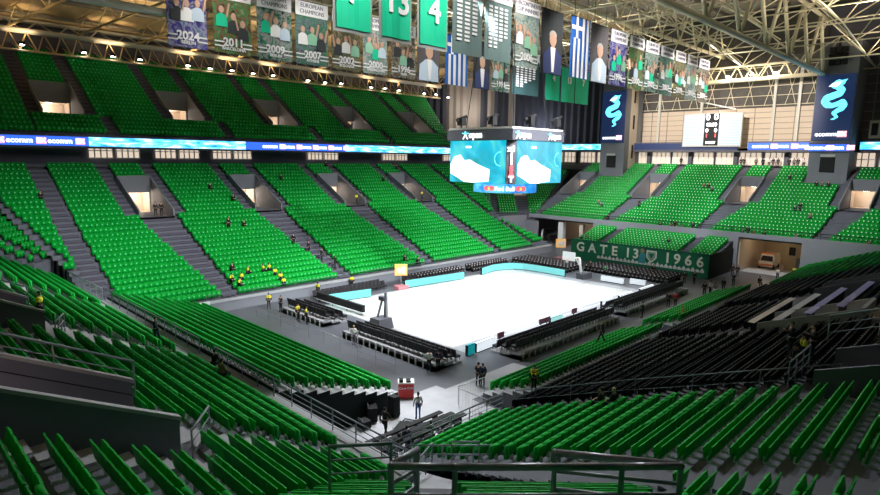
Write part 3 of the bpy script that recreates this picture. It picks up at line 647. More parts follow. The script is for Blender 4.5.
# ---------------------------------------------------------------- ribbon boards
def ribbon(name, a, b, z0, z1, m, lab, words=None, m2=None):
    a = Vector((a[0], a[1], 0)); b = Vector((b[0], b[1], 0)); d = (b-a).normalized(); e = empty(name, (a.x, a.y, z0), lab, 'LED board', 'LED ribbon boards')
    q = MB(); wallseg(q, a[:2], b[:2], z0-.25, z1+.25, .3, M_WALLD); wchild(q, 'housing', e)
    q = MB(); off = Vector((d.y, -d.x, 0))*.06; wallseg(q, (a+off)[:2], (b+off)[:2], z0, z1, .05, m); wchild(q, 'led_face', e, label='lit LED face')
    if words:
        n, x0, x1 = words; Ln = (b-a).length
        for k in range(n):
            c0 = a+d*(x0+(x1-x0)*(k+.5)/n)+off*2.2+Vector((0, 0, (z0+z1)/2)); M = frame(c0, d)
            text('lettering', 'ecomm', .85, M @ Matrix.Translation((-.55, 0, 0)), M_WHITEE, e, bold=.03); text('lettering', 'BX', .75, M @ Matrix.Translation((1.55, 0, 0)), M_WHITEE, e, bold=.03)
            q = MB(); q.box((1.05, .01, -.38), (2.05, .05, .38), M_PINKE, M); wchild(q, 'pink_panel', e)
    return e
ribbon('led_ribbon', (-62, 41.9), (-29.5, 41.9), 16.5, 17.6, M_BLUEE, 'blue LED ribbon under the upper tier at the far left', (8, 0, 32))
ribbon('led_ribbon', (-29.5, 41.9), (-9, 41.9), 16.5, 17.6, M_RIB1, 'bright cyan LED ribbon under the upper tier, left section')
ribbon('led_ribbon', (-9, 41.9), (9, 41.9), 16.5, 17.6, M_BLUEE, 'dim blue LED ribbon with white words under the upper tier, middle section', (5, 3, 18))
ribbon('led_ribbon', (9, 41.9), (36.5, 41.9), 16.5, 17.6, M_RIB1, 'bright cyan LED ribbon under the upper tier, nearest the scoreboard cube')
ribbon('led_ribbon', (58, 40), (58, 19.6), 17.7, 18.8, M_RIB1, 'cyan LED ribbon left of the left tower')
ribbon('led_ribbon', (57.9, 14.4), (57.9, -4.5), 17.7, 18.8, M_NAVY, 'dark navy LED ribbon under the wall scoreboard')
ribbon('led_ribbon', (57.9, -6.2), (57.9, -16.0), 17.7, 18.8, M_BLUEE, 'blue LED ribbon with white words between scoreboard and right tower', (3, 1, 10))
ribbon('led_ribbon', (54.0, -16.1), (54.0, -21.4), 17.4, 18.4, M_BLUEE, 'blue LED ribbon with white words across the right tower', (2, 0, 5.2))
ribbon('led_ribbon', (58, -22.0), (58, -50), 17.7, 18.8, M_RIB1, 'cyan LED ribbon right of the right tower')
# ---------------------------------------------------------------- wall scoreboard
e = empty('wall_scoreboard', (57.5, 0, 18.2), 'white wall scoreboard with a dark centre strip of digits above the far windows', 'scoreboard'); M = frame((57.3, -.15, 0), (0, -1, 0))
q = MB(); q.box((-5.0, 0, 18.2), (5.0, .5, 24.0), M_PIPE, M); wchild(q, 'case', e)
q = MB(); ML = mat('white_screen', (.12, .13, .15), .4, emit=(.80, .88, 1), es=.85); MB2 = mat('screen_line', (.3, .5, .7), .4, emit=(.45, .6, .85), es=.5)
for s in (-1, 1):
    x0, x1 = (-4.85, -1.25) if s < 0 else (1.25, 4.85)
    q.box((x0, -.06, 18.4), (x1, -.01, 23.8), ML, M)
    for z in np.arange(18.7, 23.7, .48): q.box((x0, -.09, z), (x1, -.061, z+.06), MB2, M)
wchild(q, 'name_panels', e, label='white lit name panels'); q = MB(); q.box((-1.25, -.07, 18.4), (1.25, -.01, 23.9), M_BLACK, M); cp = wchild(q, 'clock_panel', e, label='black digit panel')
for s_, x, z, sz, m in (('0', -.7, 23.3, 1.5, M_WHITEE), ('0', .7, 23.3, 1.5, M_WHITEE), ('00:00', 0, 22.0, .8, M_WHITEE), ('0', -.75, 21.0, .9, M_WHITEE), ('0', .75, 21.0, .9, M_WHITEE), ('1', -.75, 20.1, .8, M_REDE), ('1', .75, 20.1, .8, M_REDE), ('BODET', 0, 18.9, .5, M_WHITEE)):
    text('digit', s_, sz, M @ Matrix.Translation((x, -.12, z)), m, cp, bold=.04)
q = MB(); q.tube((58.5, 3, 26.3), (58.5, -3.5, 24.6), .12, M_WHITE, 6); tag(q.obj('cable_tray'), 'thin white bar slanting across the far wall above the scoreboard', 'bar')
# ---------------------------------------------------------------- scoreboard cube
X0c, X1c, Y0c, Y1c = -4.35, 4.35, -3.8, 4.7
e = empty('scoreboard_cube', (0, .45, 12), 'hanging scoreboard cube with teal screens above centre court', 'scoreboard')
q = MB(); q.box((X0c+.3, Y0c+.3, 13.3), (X1c-.3, Y1c-.3, 17.5), mat('cube_housing', (.09, .09, .11), .6)); wchild(q, 'housing', e)
q = MB(); q.box((X0c-.2, Y0c-.2, 17.5), (X1c+.2, Y1c+.2, 18.55), mat('cube_band', (.09, .09, .11), .5)); q.box((X0c-.1, Y0c-.1, 18.6), (X1c+.1, Y1c+.1, 18.8), M_PIPE); bd = wchild(q, 'logo_band', e, label='dark grey band with white lettering')
def scr(M, wd, nm, parent):
    q = MB(); q.box((-wd/2, -.08, 13.1), (wd/2, 0, 17.45), M_SCREEN, M); s_ = wchild(q, nm, parent, label='lit teal screen')
    q = MB(); f = wd/8.0; pts = [(-3.9, 15.0), (-3.3, 15.8), (-2.4, 16.0), (-1.8, 15.4), (-1.0, 15.5), (.2, 15.0), (1.9, 14.5), (1.8, 13.3), (-.5, 13.1), (-1.8, 13.15), (-2.6, 13.5), (-3.9, 14.0)]
    q.prism([(x*f, z) for x, z in pts], -.12, -.085, mat('splash_white', (.9, .9, .9), .5, emit=(.95, 1, 1), es=1.2), M); wchild(q, 'white_splash', s_)
    q = MB(); q.path([Vector((3.3*f+.7*math.cos(t), -.1, 15.6+.7*math.sin(t))) for t in np.linspace(1.5, 4.8, 9)], .04, M_CYANE, 5, M); q.box((-1.6*f, -.1, 16.7), (-.8*f, -.085, 16.9), M_WHITEE, M); wchild(q, 'screen_marks', s_)
ML_ = frame((X0c, (Y0c+Y1c)/2+.3, 0), (0, -1, 0)); MR_ = frame(((X0c+X1c)/2+.4, Y0c, 0), (1, 0, 0))
scr(ML_, Y1c-Y0c-.9, 'screen', e); scr(MR_, X1c-X0c-.7, 'screen', e)
scr(frame((X1c, .45, 0), (0, 1, 0)), 7.6, 'screen', e); scr(frame((0, Y1c, 0), (-1, 0, 0)), 7.2, 'screen', e)
def logo(M, k, parent):
    q = MB(); q.ball((0, -.05, .42*k), .12*k, M_CYANE)
    for a, b in (((-.55, .3), (0, .12)), ((.55, .3), (0, .12)), ((0, .12), (-.4, -.5)), ((0, .12), (.4, -.5)), ((0, .12), (0, .35))):
        q.tube((a[0]*k, -.05, a[1]*k), (b[0]*k, -.05, b[1]*k), .07*k, M_CYANE if a[1] > .2 or b[1] > 0 else M_WHITEE, 6)
    q.v = [tuple(M @ Vector(p)) for p in q.v]; wchild(q, 'logo_figure', parent)
    text('lettering', 'opan', 1.15*k, M @ Matrix.Translation((1.75*k, -.04, .02)), M_WHITEE, parent, bold=.03)
logo(frame((X0c-.25, 2.2, 18.0), (0, -1, 0)), .8, bd); logo(frame((X1c-2.6, Y0c-.25, 18.0), (1, 0, 0)), .7, bd); logo(frame((X0c+.55, Y0c-.25, 18.0), (1, 0, 0)), .75, bd)
q = MB(); wallseg(q, (X0c-.08, Y0c+.62), (X0c+.62, Y0c-.08), 13.1, 17.5, .1, mat('corner_panel', (.12, .11, .13), .5)); cpn = wchild(q, 'corner_panel', e)
Mc = frame((X0c+.18, Y0c+.18, 0), (1, -1, 0)) @ Matrix.Translation((0, -.12, 0))
for z, s_, m in ((16.6, 'x1', M_WHITEE), (15.9, 'I', M_WHITEE), (15.3, 'I', M_WHITEE), (14.6, 'S', M_REDE), (14.1, 'A', M_REDE), (13.6, 'T', M_WHITEE)): text('lettering', s_, .75, Mc @ Matrix.Translation((0, 0, z)), m, cpn, bold=.05)
q = MB(); R_ = 3.45; n = 24; vs = []
for k in range(n):
    a = 2*math.pi*k/n; vs += [(R_*math.cos(a), 0.4+R_*math.sin(a), 12.05), (R_*math.cos(a), 0.4+R_*math.sin(a), 12.95)]
q.add(vs, [(2*k, 2*((k+1) % n), 2*((k+1) % n)+1, 2*k+1) for k in range(n)]+[tuple(range(0, 2*n, 2))[::-1], tuple(range(1, 2*n, 2))], mapmat('ring_blue', [(.3, (.01, .05, .5)), (.5, (.02, .3, .9)), (.7, (.2, .9, 1))], nscale=.5, emit=1.1)); rg = wchild(q, 'lower_ring', e, label='round blue lower ring')
for az, s_ in ((190, 'r'), (218, 't'), (246, 'r')):
    a = math.radians(az); c0 = Vector((3.5*math.cos(a), 0.4+3.5*math.sin(a), 12.5)); M = frame(c0, (-math.sin(a), math.cos(a), 0)); M = frame(c0, (math.sin(-a), math.cos(a), 0))
    if s_ == 't': text('lettering', 'Red Bull', .62, M @ Matrix.Translation((0, -.05, 0)), M_WHITEE, rg, bold=.02)
    else:
        q = MB(); q.ball((-.25, -.02, .03), (.34, .05, .26), M_REDE, M); q.ball((.3, -.02, .03), (.34, .05, .26), M_REDE, M); q.ball((0, -.04, .0), (.16, .05, .16), mat('yellow_lit', (.8, .7, .1), .5, emit=(1, .8, .1), es=1), M); wchild(q, 'round_emblem', rg)
q = MB()
for x, y in ((-3, -2.8), (3, -2.8), (-3, 3.6), (3, 3.6)): q.tube((x, y, 18.7), (x*.6, y*.6, 33), .05, M_BLACK, 5)
wchild(q, 'hanging_cables', e)
for k, (x, y, s_) in enumerate(((-3.6, 3.7, 'left end'), (-3.6, -0.6, 'middle'), (-1.2, -3.6, 'right of the middle'), (3.2, -3.8, 'right end'))):
    q = MB(); q.box((x-.35, y-.35, 19.1), (x+.35, y+.35, 19.9), M_BLACK); q.tube((x-.5, y+.3, 19.6), (x+.5, y-.3, 20.1), .18, M_BLACK, 8); q.tube((x, y, 18.8), (x, y, 19.2), .08, M_BLACK); tag(q.obj('stage_lamp'), 'black stage lamp on top of the scoreboard cube, %s' % s_, 'lamp')
# ---------------------------------------------------------------- banners
def pic(seed, cols):
    cols = [tuple(q**1.3*.75 for q in c) for c in cols]
    return mapmat('crowd_photo_%d' % seed, [(.3+.4*i/(len(cols)-1), c) for i, c in enumerate(cols)], (1, 1, 1), kind='noise', nscale=.9+.13*seed, detail=4, dist=2.0, rough=.8)
PAL = [[(.04, .03, .2), (.1, .08, .4), (.45, .45, .6), (.05, .25, .35)], [(.01, .05, .02), (.35, .2, .12), (.02, .35, .12), (.5, .4, .3)], [(.01, .02, .02), (.05, .3, .2), (.5, .5, .5), (.02, .05, .05)], [(.05, .06, .08), (.3, .35, .4), (.02, .3, .15), (.4, .4, .4)],
       [(.02, .03, .03), (.4, .35, .2), (.1, .15, .1), (.6, .45, .3)], [(.15, .25, .25), (.3, .45, .45), (.6, .6, .55), (.1, .3, .2)], [(.02, .02, .02), (.5, .5, .4), (.15, .05, .05), (.3, .35, .3)]]
M_CLOTHG = mat('banner_slate', (.13, .20, .20), .8); M_BW = mat('banner_white', (.80, .80, .82), .8); M_BTXT = mat('banner_dark_letters', (.16, .14, .2), .8); M_JG = mat('jersey_green', (.0, .50, .28), .75, noise=.08, nscale=.4); M_JGR = mat('jersey_border_grey', (.25, .27, .27), .8)
M_SKIN = mat('skin', (.55, .33, .24), .6); M_SUIT = mat('navy_suit', (.03, .045, .14), .8); M_GREYH = mat('grey_hair', (.45, .43, .42), .8); M_SHIRT = mat('pale_shirt', (.5, .6, .72), .8); M_BDARK = mat('banner_dark', (.03, .035, .04), .8)
def cloth(M, wd, zb_, zt_, m):
    q = MB(); n = 7; vs = []; fs = []
    for j in (0, 1):
        for k in range(n): x = -wd/2+wd*k/(n-1); vs.append((x, .05*math.sin(k*1.9)+.02*j, zb_)); vs.append((x, .05*math.sin(k*1.9+.5)+.02*j, zt_))
    for k in range(n-1): a = 2*k; fs.append((a, a+2, a+3, a+1)); b = 2*n+2*k; fs.append((b+1, b+3, b+2, b))
    for k in (0, n-1): fs.append((2*k, 2*k+1, 2*n+2*k+1, 2*n+2*k))
    q.add(vs, fs, m, M); return q
def banner(x, y, zb_, wd, ht, kind, lab, grp, **kw):
    M = frame((x, y, 0), (1, 0, 0)); e = empty('hanging_banner', (x, y, zb_), lab, 'banner', grp); zt_ = zb_+ht
    base = {'champ': kw.get('pic'), 'jersey': M_JGR, 'flag': mat('flag_blue', (.02, .12, .45), .8), 'list': M_CLOTHG if y < 0 else mat('banner_dark_teal', (.012, .05, .055), .8), 'man': M_BDARK, 'man2': mat('banner_brown_grey', (.10, .09, .10), .8), 'farjersey': M_JG}[kind]
    c_ = wchild(cloth(M, wd, zb_, zt_, base), 'cloth', e); y_ = -.1
    q = MB(); q.tube((x-wd/2, y, zt_+.05), (x+wd/2, y, zt_+.05), .06, M_BLACK, 6); q.tube((x-wd/3, y, zt_), (x-wd/3, y, zt_+2.5), .03, M_BLACK, 4); q.tube((x+wd/3, y, zt_), (x+wd/3, y, zt_+2.5), .03, M_BLACK, 4); wchild(q, 'hanging_rod', e)
    if kind == 'champ':
        q = MB(); q.box((-wd/2, y_-.02, zt_-1.45), (wd/2, y_, zt_), M_BW, M); h_ = wchild(q, 'white_header', e); T = kw.get('head', ('EUROPEAN', 'CHAMPIONS'))
        text('lettering', T[0], .58, M @ Matrix.Translation((0, y_-.04, zt_-.42)), M_BTXT, h_, sx=wd/4.2); text('lettering', T[1], .58, M @ Matrix.Translation((0, y_-.04, zt_-1.02)), M_BTXT, h_, sx=wd/4.4)
        q = MB()
        for z in (zb_+.55, zb_+.95):
            for s in (-1, 1): q = MB(); q.box((min(s*.95, s*wd/2), y_-.02, z), (max(s*.95, s*wd/2), y_, z+.13), M_BW, M); wchild(q, 'white_stripe', e)
        text('year', kw['year'], 1.05, M @ Matrix.Translation((0, y_-.03, zb_+1.0)), M_BW, e, bold=.03)
        if kw.get('city'): text('city', kw['city'], .42, M @ Matrix.Translation((0, y_-.03, zb_+.42)), M_BW, e, bold=.01)
        rnd = random.Random(kw['seed']); q = MB(); js = [M_JG, M_SHIRT, M_BW, M_BDARK, mat('jersey_pale_green', (.25, .5, .35), .8)]
        for k in range(3):
            cx = (-.28+.28*k)*wd+rnd.uniform(-.1, .1); cz = zb_+1.9+rnd.uniform(0, 1.3); jm = rnd.choice(js)
            q.prism([(cx-.6, cz-.6), (cx+.6, cz-.6), (cx+.55, cz+.35), (cx+.2, cz+.6), (cx-.2, cz+.6), (cx-.55, cz+.35)], y_-.02-.01*k, y_-.01*k, jm, M); q.ball((cx, y_-.02, cz+.95), (.27, .06, .36), M_SKIN, M)
            if rnd.random() < .6: s = rnd.choice((-1, 1)); q.tube(M @ Vector((cx+.5*s, y_, cz+.3)), M @ Vector((cx+.8*s, y_, cz+1.6)), .12, M_SKIN, 5)
        wchild(q, 'player_figures', e)
    if kind in ('jersey', 'farjersey'):
        if kind == 'jersey':
            q = cloth(M @ Matrix.Translation((0, -.12, 0)), wd*.86, zb_+.3, zt_-.3, M_JG); wchild(q, 'green_field', e)
        text('number', kw['num'], 2.8*wd/3.5 if kind == 'jersey' else 1.4, M @ Matrix.Translation((0, -.28, zb_+(3.1 if kind == 'jersey' else 3.5))), M_BW, e, bold=.06)
    if kind == 'flag':
        q = MB(); ww = wd/9
        for k in range(1, 9, 2): q.box((-wd/2+k*ww, y_-.02, zb_), (-wd/2+(k+1)*ww, y_, zt_ if k > 4 else zt_-wd*.56), M_BW, M)
        wchild(q, 'white_stripes', e); q = MB(); q.box((-wd/2+2*ww, y_-.025, zt_-wd*.56), (-wd/2+3*ww, y_, zt_), M_BW, M); q.box((-wd/2, y_-.03, zt_-wd*.56+2*ww), (-wd/2+5*ww, y_-.01, zt_-wd*.56+3.0*ww), M_BW, M); wchild(q, 'white_cross', e)
    if kind == 'list':
        q = MB(); q.box((-wd/2, y_-.02, zt_-1.2), (wd/2, y_, zt_), M_BW, M); wchild(q, 'white_header', e); q = MB(); nc = kw['cols']; nr = kw['rows']
        text('lettering', 'CHAMPIONS', .55, M @ Matrix.Translation((0, y_-.04, zt_-.6)), M_BTXT, e, sx=wd/4.4)
        for j in range(nc):
            for k in range(nr if j < 2 else nr-j): q.box((-wd*.38+j*wd*.78/nc, y_-.02, zt_-1.8-k*(ht-2.6)/nr), (-wd*.38+(j+.66)*wd*.78/nc, y_, zt_-1.6-k*(ht-2.6)/nr), M_BW, M)
        wchild(q, 'year_rows', e)
    if kind in ('man', 'man2'):
        q = MB(); su = M_SUIT if kind == 'man' else M_SHIRT; z = zb_+.05
        q.prism([(-wd*.44, z), (wd*.44, z), (wd*.42, z+ht*.30), (wd*.14, z+ht*.42), (-wd*.14, z+ht*.42), (-wd*.42, z+ht*.30)], y_-.03, y_, su, M); wchild(q, 'suit', e)
        q = MB(); q.prism([(-.1, z+.2), (.3, z+.2), (.5, z+ht*.42), (-.4, z+ht*.42)], y_-.06, y_-.03, M_BW, M); wchild(q, 'shirt', e)
        q = MB(); q.ball((.05, y_-.02, z+ht*.55), (wd*.17, .08, ht*.115), M_SKIN, M); q.box((-.25, y_-.05, z+ht*.38), (.35, y_-.01, z+ht*.48), M_SKIN, M); wchild(q, 'head', e); q = MB(); q.ball((.05, y_, z+ht*.615), (wd*.175, .06, ht*.075), M_GREYH, M); wchild(q, 'hair', e)
    return e
def bx(px0, px1, py, Y):
    a = at_y(px0, py, Y); b = at_y(px1, py, Y); return (a.x+b.x)/2, abs(b.x-a.x)
def at_y(px, py, Y):
    d = CF_*F+CR*(px-440)-CU*(py-247.5); t = (Y-CP[1])/d.y; return CPV+d*t
YF, YN = 16.2, -2.0
FARROW = [(169, 208, '2024', 'BERLIN'), (215, 252, '2011', 'BARCELONA'), (258, 292, '2009', 'BERLIN'), (296, 328, '2007', 'ATHENS'), (332, 360, '2002', 'BOLOGNA'), (363, 387, '2000', 'THESSALONIKI'), (391, 415, '1996', 'PARIS')]
for k, (a, b, yr, city) in enumerate(FARROW):
    x, wd = bx(a, b, 60, YF); banner(x, YF, 25.4, wd, 6.4, 'champ', 'far row champions banner marked %s with white header and crowd photo' % yr, 'far row of champions banners', year=yr, city=city, seed=k, pic=pic(k, PAL[k]))
x, wd = bx(417, 439, 80, YF); banner(x, YF, 25.4, wd, 6.4, 'man2', 'far row portrait banner of a man in pale shirt, left of the hanging flag', 'portrait banners')
x, wd = bx(445, 467, 80, YF); banner(x, YF, 25.4, wd, 6.4, 'flag', 'blue and white striped flag in the far row behind the slate list banners', 'flags')
x, wd = bx(473, 489, 85, YF); banner(x, YF, 25.4, wd, 6.4, 'man', 'small far row portrait banner of a man in dark suit', 'portrait banners')
x, wd = bx(491, 509, 85, YF); banner(x, YF, 25.4, wd, 6.4, 'champ', 'far row champions banner right of the small suit portrait', 'far row of champions banners', year='1996', city='', seed=9, pic=pic(2, PAL[2]))
x, wd = bx(512, 538, 90, YF); banner(x, YF, 25.4, wd, 6.4, 'list', 'far row dark banner with rows of white years above the cube', 'list banners', cols=5, rows=11)
for a, b, nm in ((545, 559, '4'), (561, 574, '13'), (575, 588, '7')): x, wd = bx(a, b, 95, YF); banner(x, YF, 25.2, wd, 5.6, 'farjersey', 'small green far row banner with number %s below the striped flag' % nm, 'green number banners of the far row', num=nm)
x, wd = bx(333, 372, 33, YN); banner(x, YN, 25.0, wd, 9.6, 'jersey', 'large green number banner, leftmost of the near row', 'large green number banners', num='7')
x, wd = bx(379, 411, 41, YN); banner(x, YN, 25.0, wd, 9.6, 'jersey', 'large green banner with white number 13', 'large green number banners', num='13')
x, wd = bx(417, 447, 46, YN); banner(x, YN, 25.0, wd, 9.6, 'jersey', 'large green banner with white number 4', 'large green number banners', num='4')
x, wd = bx(452, 481, 57, YN); banner(x, YN, 25.1, wd, 6.6, 'list', 'near row slate banner with two columns of white years', 'list banners', cols=3, rows=11)
x, wd = bx(484, 510, 61, YN); banner(x, YN, 25.1, wd, 6.6, 'list', 'near row slate banner with four columns of white years', 'list banners', cols=4, rows=11)
x, wd = bx(513, 537, 66, YN); banner(x, YN, 25.0, wd, 6.6, 'champ', 'near row photo banner with two players, left of the suit portrait', 'near row of champions banners', year='2006', city='', seed=21, pic=pic(5, PAL[0]), head=('INTERCONTINENTAL', 'CUP WINNERS'))
x, wd = bx(540, 561, 71, YN); banner(x, YN, 24.8, wd, 6.6, 'man', 'near row portrait banner of a grey haired man in navy suit', 'portrait banners')
x, wd = bx(569, 588, 74, YN); banner(x, YN, 25.0, wd, 6.6, 'flag', 'blue and white striped flag in the near row of banners', 'flags')
x, wd = bx(589, 606, 79, YN); banner(x, YN, 24.9, wd, 6.6, 'man2', 'near row portrait banner of a man in pale shirt, right of the flag', 'portrait banners')
NR = [(608, 624), (627, 641), (643, 656), (658, 671), (673, 683), (685, 695), (697, 707)]
YRS = ['1996', '2000', '2002', '2007', '2009', '2011', '2024']
for k, (a, b) in enumerate(NR):
    x, wd = bx(a, b, 90, YN); banner(x, YN, 25.0, wd*1.02, 6.6, 'champ', 'near row champions banner, %s of the seven at its right end' % ordn(k+1), 'near row of champions banners', year=YRS[k], city='', seed=30+k, pic=pic(k, [PAL[6], PAL[5], PAL[4], PAL[3], PAL[2], PAL[1], PAL[0]][k]))
# ---------------------------------------------------------------- lamps and light
def spot(loc, tgt, e, ang=60, blend=.6, col=(1, .97, .93), r=.5, nm='arena_light'):
    l = bpy.data.lights.new(nm, 'SPOT'); l.energy = e; l.spot_size = math.radians(ang); l.spot_blend = blend; l.color = col; l.shadow_soft_size = r
    o = bpy.data.objects.new(nm, l); C.objects.link(o); o.location = loc; d = Vector(tgt)-Vector(loc); o.rotation_euler = d.to_track_quat('-Z', 'Y').to_euler(); return o
COOL = (.93, .97, 1.0)
for x in (-20, -7, 7, 20):
    for y, ty in ((-16.4, 3), (16.4, -1)): spot((x, y*.97, 27.6), (x*.55-1.5, ty, 0), 33000, 58, .6, COOL)
for x in (-40, -27, -14, -1, 12, 24): spot((x*.9, -15.8, 27.8), (x, 25.5, 3), 45000, 44, 1.0, COOL)
for y in (-17, 0, 16): spot((16, y*.8, 31), (46, y, 6), 36000, 56, .9, COOL)
spot((-8, -2, 30), (29, -1, 1.2), 30000, 28, .9, COOL)
for y in (8, -6): spot((-12, y, 31), (-33, y, 2), 17000, 50, .9, COOL)
spot((-8, 0, 31), (-40, -12, 5), 40000, 42, 1.0, COOL); spot((-14, 2, 31), (-42, 8, 6), 28000, 42, 1.0, COOL)  # added fill spots lifting the left foreground stand
spot((-14, 0, 31), (-24, -20, 1), 30000, 44, 1.0, COOL); spot((10, 0, 31), (2, -15.5, 0), 12000, 34, 1.0, COOL)
spot((-10, 4, 31), (-30, -16, 0), 34000, 26, 1.0, COOL); spot((-20, -10, 30), (-27.5, -15.5, 0), 34000, 26, 1.0, COOL)
spot((-24, -15, 30), (-41, -27, 6), 16000, 62, 1.0, COOL); spot((-14, -10, 30), (-31, -30, 5), 15000, 56, 1.0, COOL); spot((10, -8, 30), (-4, -30, 5), 7000, 60, 1.0, COOL)  # added fill spots lifting the foreground corner and right stand
for y in (6, -8): spot((20, y, 30), (62, y*1.1, 22), 85000, 34, .8, (1, .90, .80))
for x in (-22, -12, -2, 8, 18, 28, 38, 48): spot((x-2, -9.5, 31.6), (x, -2, 27.5), 5200, 80, .8, (1, .96, .9), .4, 'banner_light')  # invented fill spots that brighten the near banner row
for x in (-24, -14, -4, 6, 16, 24): spot((x-2, 9, 31.6), (x, 16.2, 27.5), 2000, 80, .8, (1, .96, .9), .4, 'banner_light')  # same invented fill for the far banner row
# lamps on the eaves lattice (visible as bright points)
for k, (px, py) in enumerate([(22, 44), (84, 52), (113, 56), (140, 59), (188, 65), (210, 68), (232, 70), (253, 73), (273, 75), (308, 80), (325, 82), (341, 83), (371, 87), (385, 88), (399, 90), (424, 93), (436, 94), (448, 97)]):
    p = at_y(px, py, 55.6); e = empty('eaves_floodlight', p, 'small white floodlight, %s from the left on the eaves lattice' % ordn(k+1), 'lamp', 'floodlights along the eaves'); e.location = p
    q = MB(); q.box((-.3, -.2, -.05), (.3, .25, .3), M_BLACK); child(q, 'case', e); q = MB(); q.box((-.24, -.22, -.16), (.24, .18, -.06), M_LAMP); child(q, 'lens', e, label='glowing lens')
    if k % 2 == 0: spot((p.x, 54.6, 30.6), (p.x, 60, 36), 800, 105, .6, (1, .70, .38), .3, 'eaves_uplight')  # added upward fill for the tan ceiling, separate from the floodlights
for k, (px, py) in enumerate([(690, 77.5), (728, 76), (752, 74), (776, 72)]):
    d = CF_*F+CR*(px-440)-CU*(py-247.5); t = (56.8-CP[0])/d.x; p = CPV+d*t; e = empty('end_floodlight', p, 'white floodlight, %s from the left on the end truss' % ordn(k+1), 'lamp', 'floodlights on the end truss'); e.location = p
    q = MB(); q.box((-.2, -.3, -.05), (.25, .3, .3), M_BLACK); child(q, 'case', e); q = MB(); q.box((-.22, -.26, -.16), (.18, .26, -.06), M_LAMP); child(q, 'lens', e, label='glowing lens'); plight(p.x-.5, p.y, p.z-.4, 700, (1, .85, .6), .3, 'end_light')
for x in (-50, -25, 0, 25, 45):
    spot((x, -28, 29.5), (x, -26, 40), 5600, 160, .5, (1, .88, .68), .6, 'roof_uplight'); spot((x, 6, 29.5), (x, 6, 40), 4200, 160, .5, (1, .88, .68), .6, 'roof_uplight')  # unseen fill spots added to brighten the roof steel
for x in (-52, -36, -20, -4, 12, 28): spot((x, 44, 32.0), (x, 46, 37), 1500, 150, .5, (1, .76, .45), .6, 'roof_uplight')  # added warm fill under the left roof deck
W = bpy.data.worlds.new('world'); bpy.context.scene.world = W; W.use_nodes = True; W.node_tree.nodes['Background'].inputs[0].default_value = (.5, .55, .7, 1); W.node_tree.nodes['Background'].inputs[1].default_value = .0
vs_ = bpy.context.scene.view_settings; vs_.view_transform = 'Standard'; vs_.look = 'None'; vs_.gamma = 1; vs_.exposure = 0; vs_.use_curve_mapping = False
try: bpy.context.scene.cycles.use_denoising = True
except Exception: pass
#PART3
# ================================================================ rails
def rail(name, pts, h, mids, lab, m=M_RAIL, r=.03, gap=1.6, grp=None, bars=0, ph=0):
    """guard rail standing on base points"""
    pts = [Vector(p) for p in pts]; e = empty(name, pts[0], lab, 'railing', grp); up = Vector((0, 0, h))
    a = MB(); a.path([p+up for p in pts], r*1.25, m, 7)
    for p in pts: a.ball(p+up, r*1.25, m)
    wchild(a, 'top_rail', e, True)
    if mids:
        a = MB()
        for k in range(mids): f = (k+1)/(mids+1); a.path([p+up*f for p in pts], r*.7, m, 6)
        wchild(a, 'mid_rail', e, True)
    for p, q in zip(pts[:-1], pts[1:]):
        n = max(1, round((q-p).length/gap))
        for k in range(n+(1 if q is pts[-1] else 0)):
            b = p.lerp(q, k/n); a = MB(); a.tube(b-Vector((0, 0, ph)), b+up, r, m, 6); wchild(a, 'post', e)
        if bars:
            a = MB(); nn = int((q-p).length/bars)
            for k in range(nn): b = p.lerp(q, (k+.5)/nn); a.tube(b+Vector((0, 0, .1)), b+up, r*.35, m, 4)
            wchild(a, 'vertical_bars', e)
    return e
rail('guard_rail', [(-36.6, 13.8, 3.35), (-36.6, -4.9, 3.35)], 1.05, 3, 'grey guard rail along the front of the left foreground stand, farther half', gap=1.8)
rail('guard_rail', [(-36.6, -7.0, 3.35), (-36.7, -24.3, 3.35)], 1.05, 3, 'grey guard rail along the front of the left foreground stand, nearer half', gap=1.8)
rail('guard_rail', [(-36.6, 14.4, 3.3), (-36.9, 24.0, 3.4)], 1.05, 0, 'pale barred guard rail at the far end of the left foreground stand', M_RAILL, bars=.22)
rail('guard_rail', [(-36.7, -24.5, 3.35), (-34.9, -20.9, 1.75), (-26.6, -20.9, 1.75)], 1.05, 3, 'grey guard rail along the front of the right foreground stand', gap=1.5)
rail('guard_rail', [(-36.8, -24.9, 3.3), (-34.6, -23.4, 2.6)], 1.05, 2, 'short grey rail where the two foreground guard rails meet', gap=1.2)
rail('aisle_rail', [(-26.0, -21.3, 1.9), (-25.6, -28, 4.35), (-25.9, -36.0, 7.3)], 1.0, 1, 'thin dark handrail climbing the aisle beside the black seats', r=.022, gap=3)
rail('wall_rail', [(-45.3, -20.9, 8.15), (-51.5, -20.9, 11.2)], 1.1, 2, 'dark three-bar rail on the striped gangway wall, left foreground', gap=2.0)
rail('wall_rail', [(-45.3, -6.0, 8.15), (-51.5, -6.0, 11.2)], 1.0, 2, 'dark three-bar rail on the gangway wall beside the steward in the yellow vest', gap=2.0)
rail('landing_rail', [(-45.0, -24.4, 7.0), (-43.6, -22.3, 6.6)], 1.1, 2, 'short dark landing rail in front of the nearest left gangway', gap=1.2)
rail('landing_rail', [(-45.0, -9.6, 7.0), (-44.0, -6.6, 6.6)], 1.1, 2, 'short dark landing rail in front of the second left gangway', gap=1.2)
rail('landing_rail', [(-44.6, 5.3, 7.0), (-44.6, 8.3, 7.0)], 1.1, 2, 'short dark landing rail in front of the third left gangway', gap=1.2)
rail('landing_rail', [(-26.1, -34.4, 6.9), (-23.0, -34.4, 6.9)], 1.1, 2, 'dark landing rail below the right gangway with the stewards', gap=1.2)
rail('wall_rail', [(-22.6, -34.9, 8.2), (-22.6, -40, 10.1)], 1.1, 2, 'dark rail on the far wall of the right gangway', gap=2)
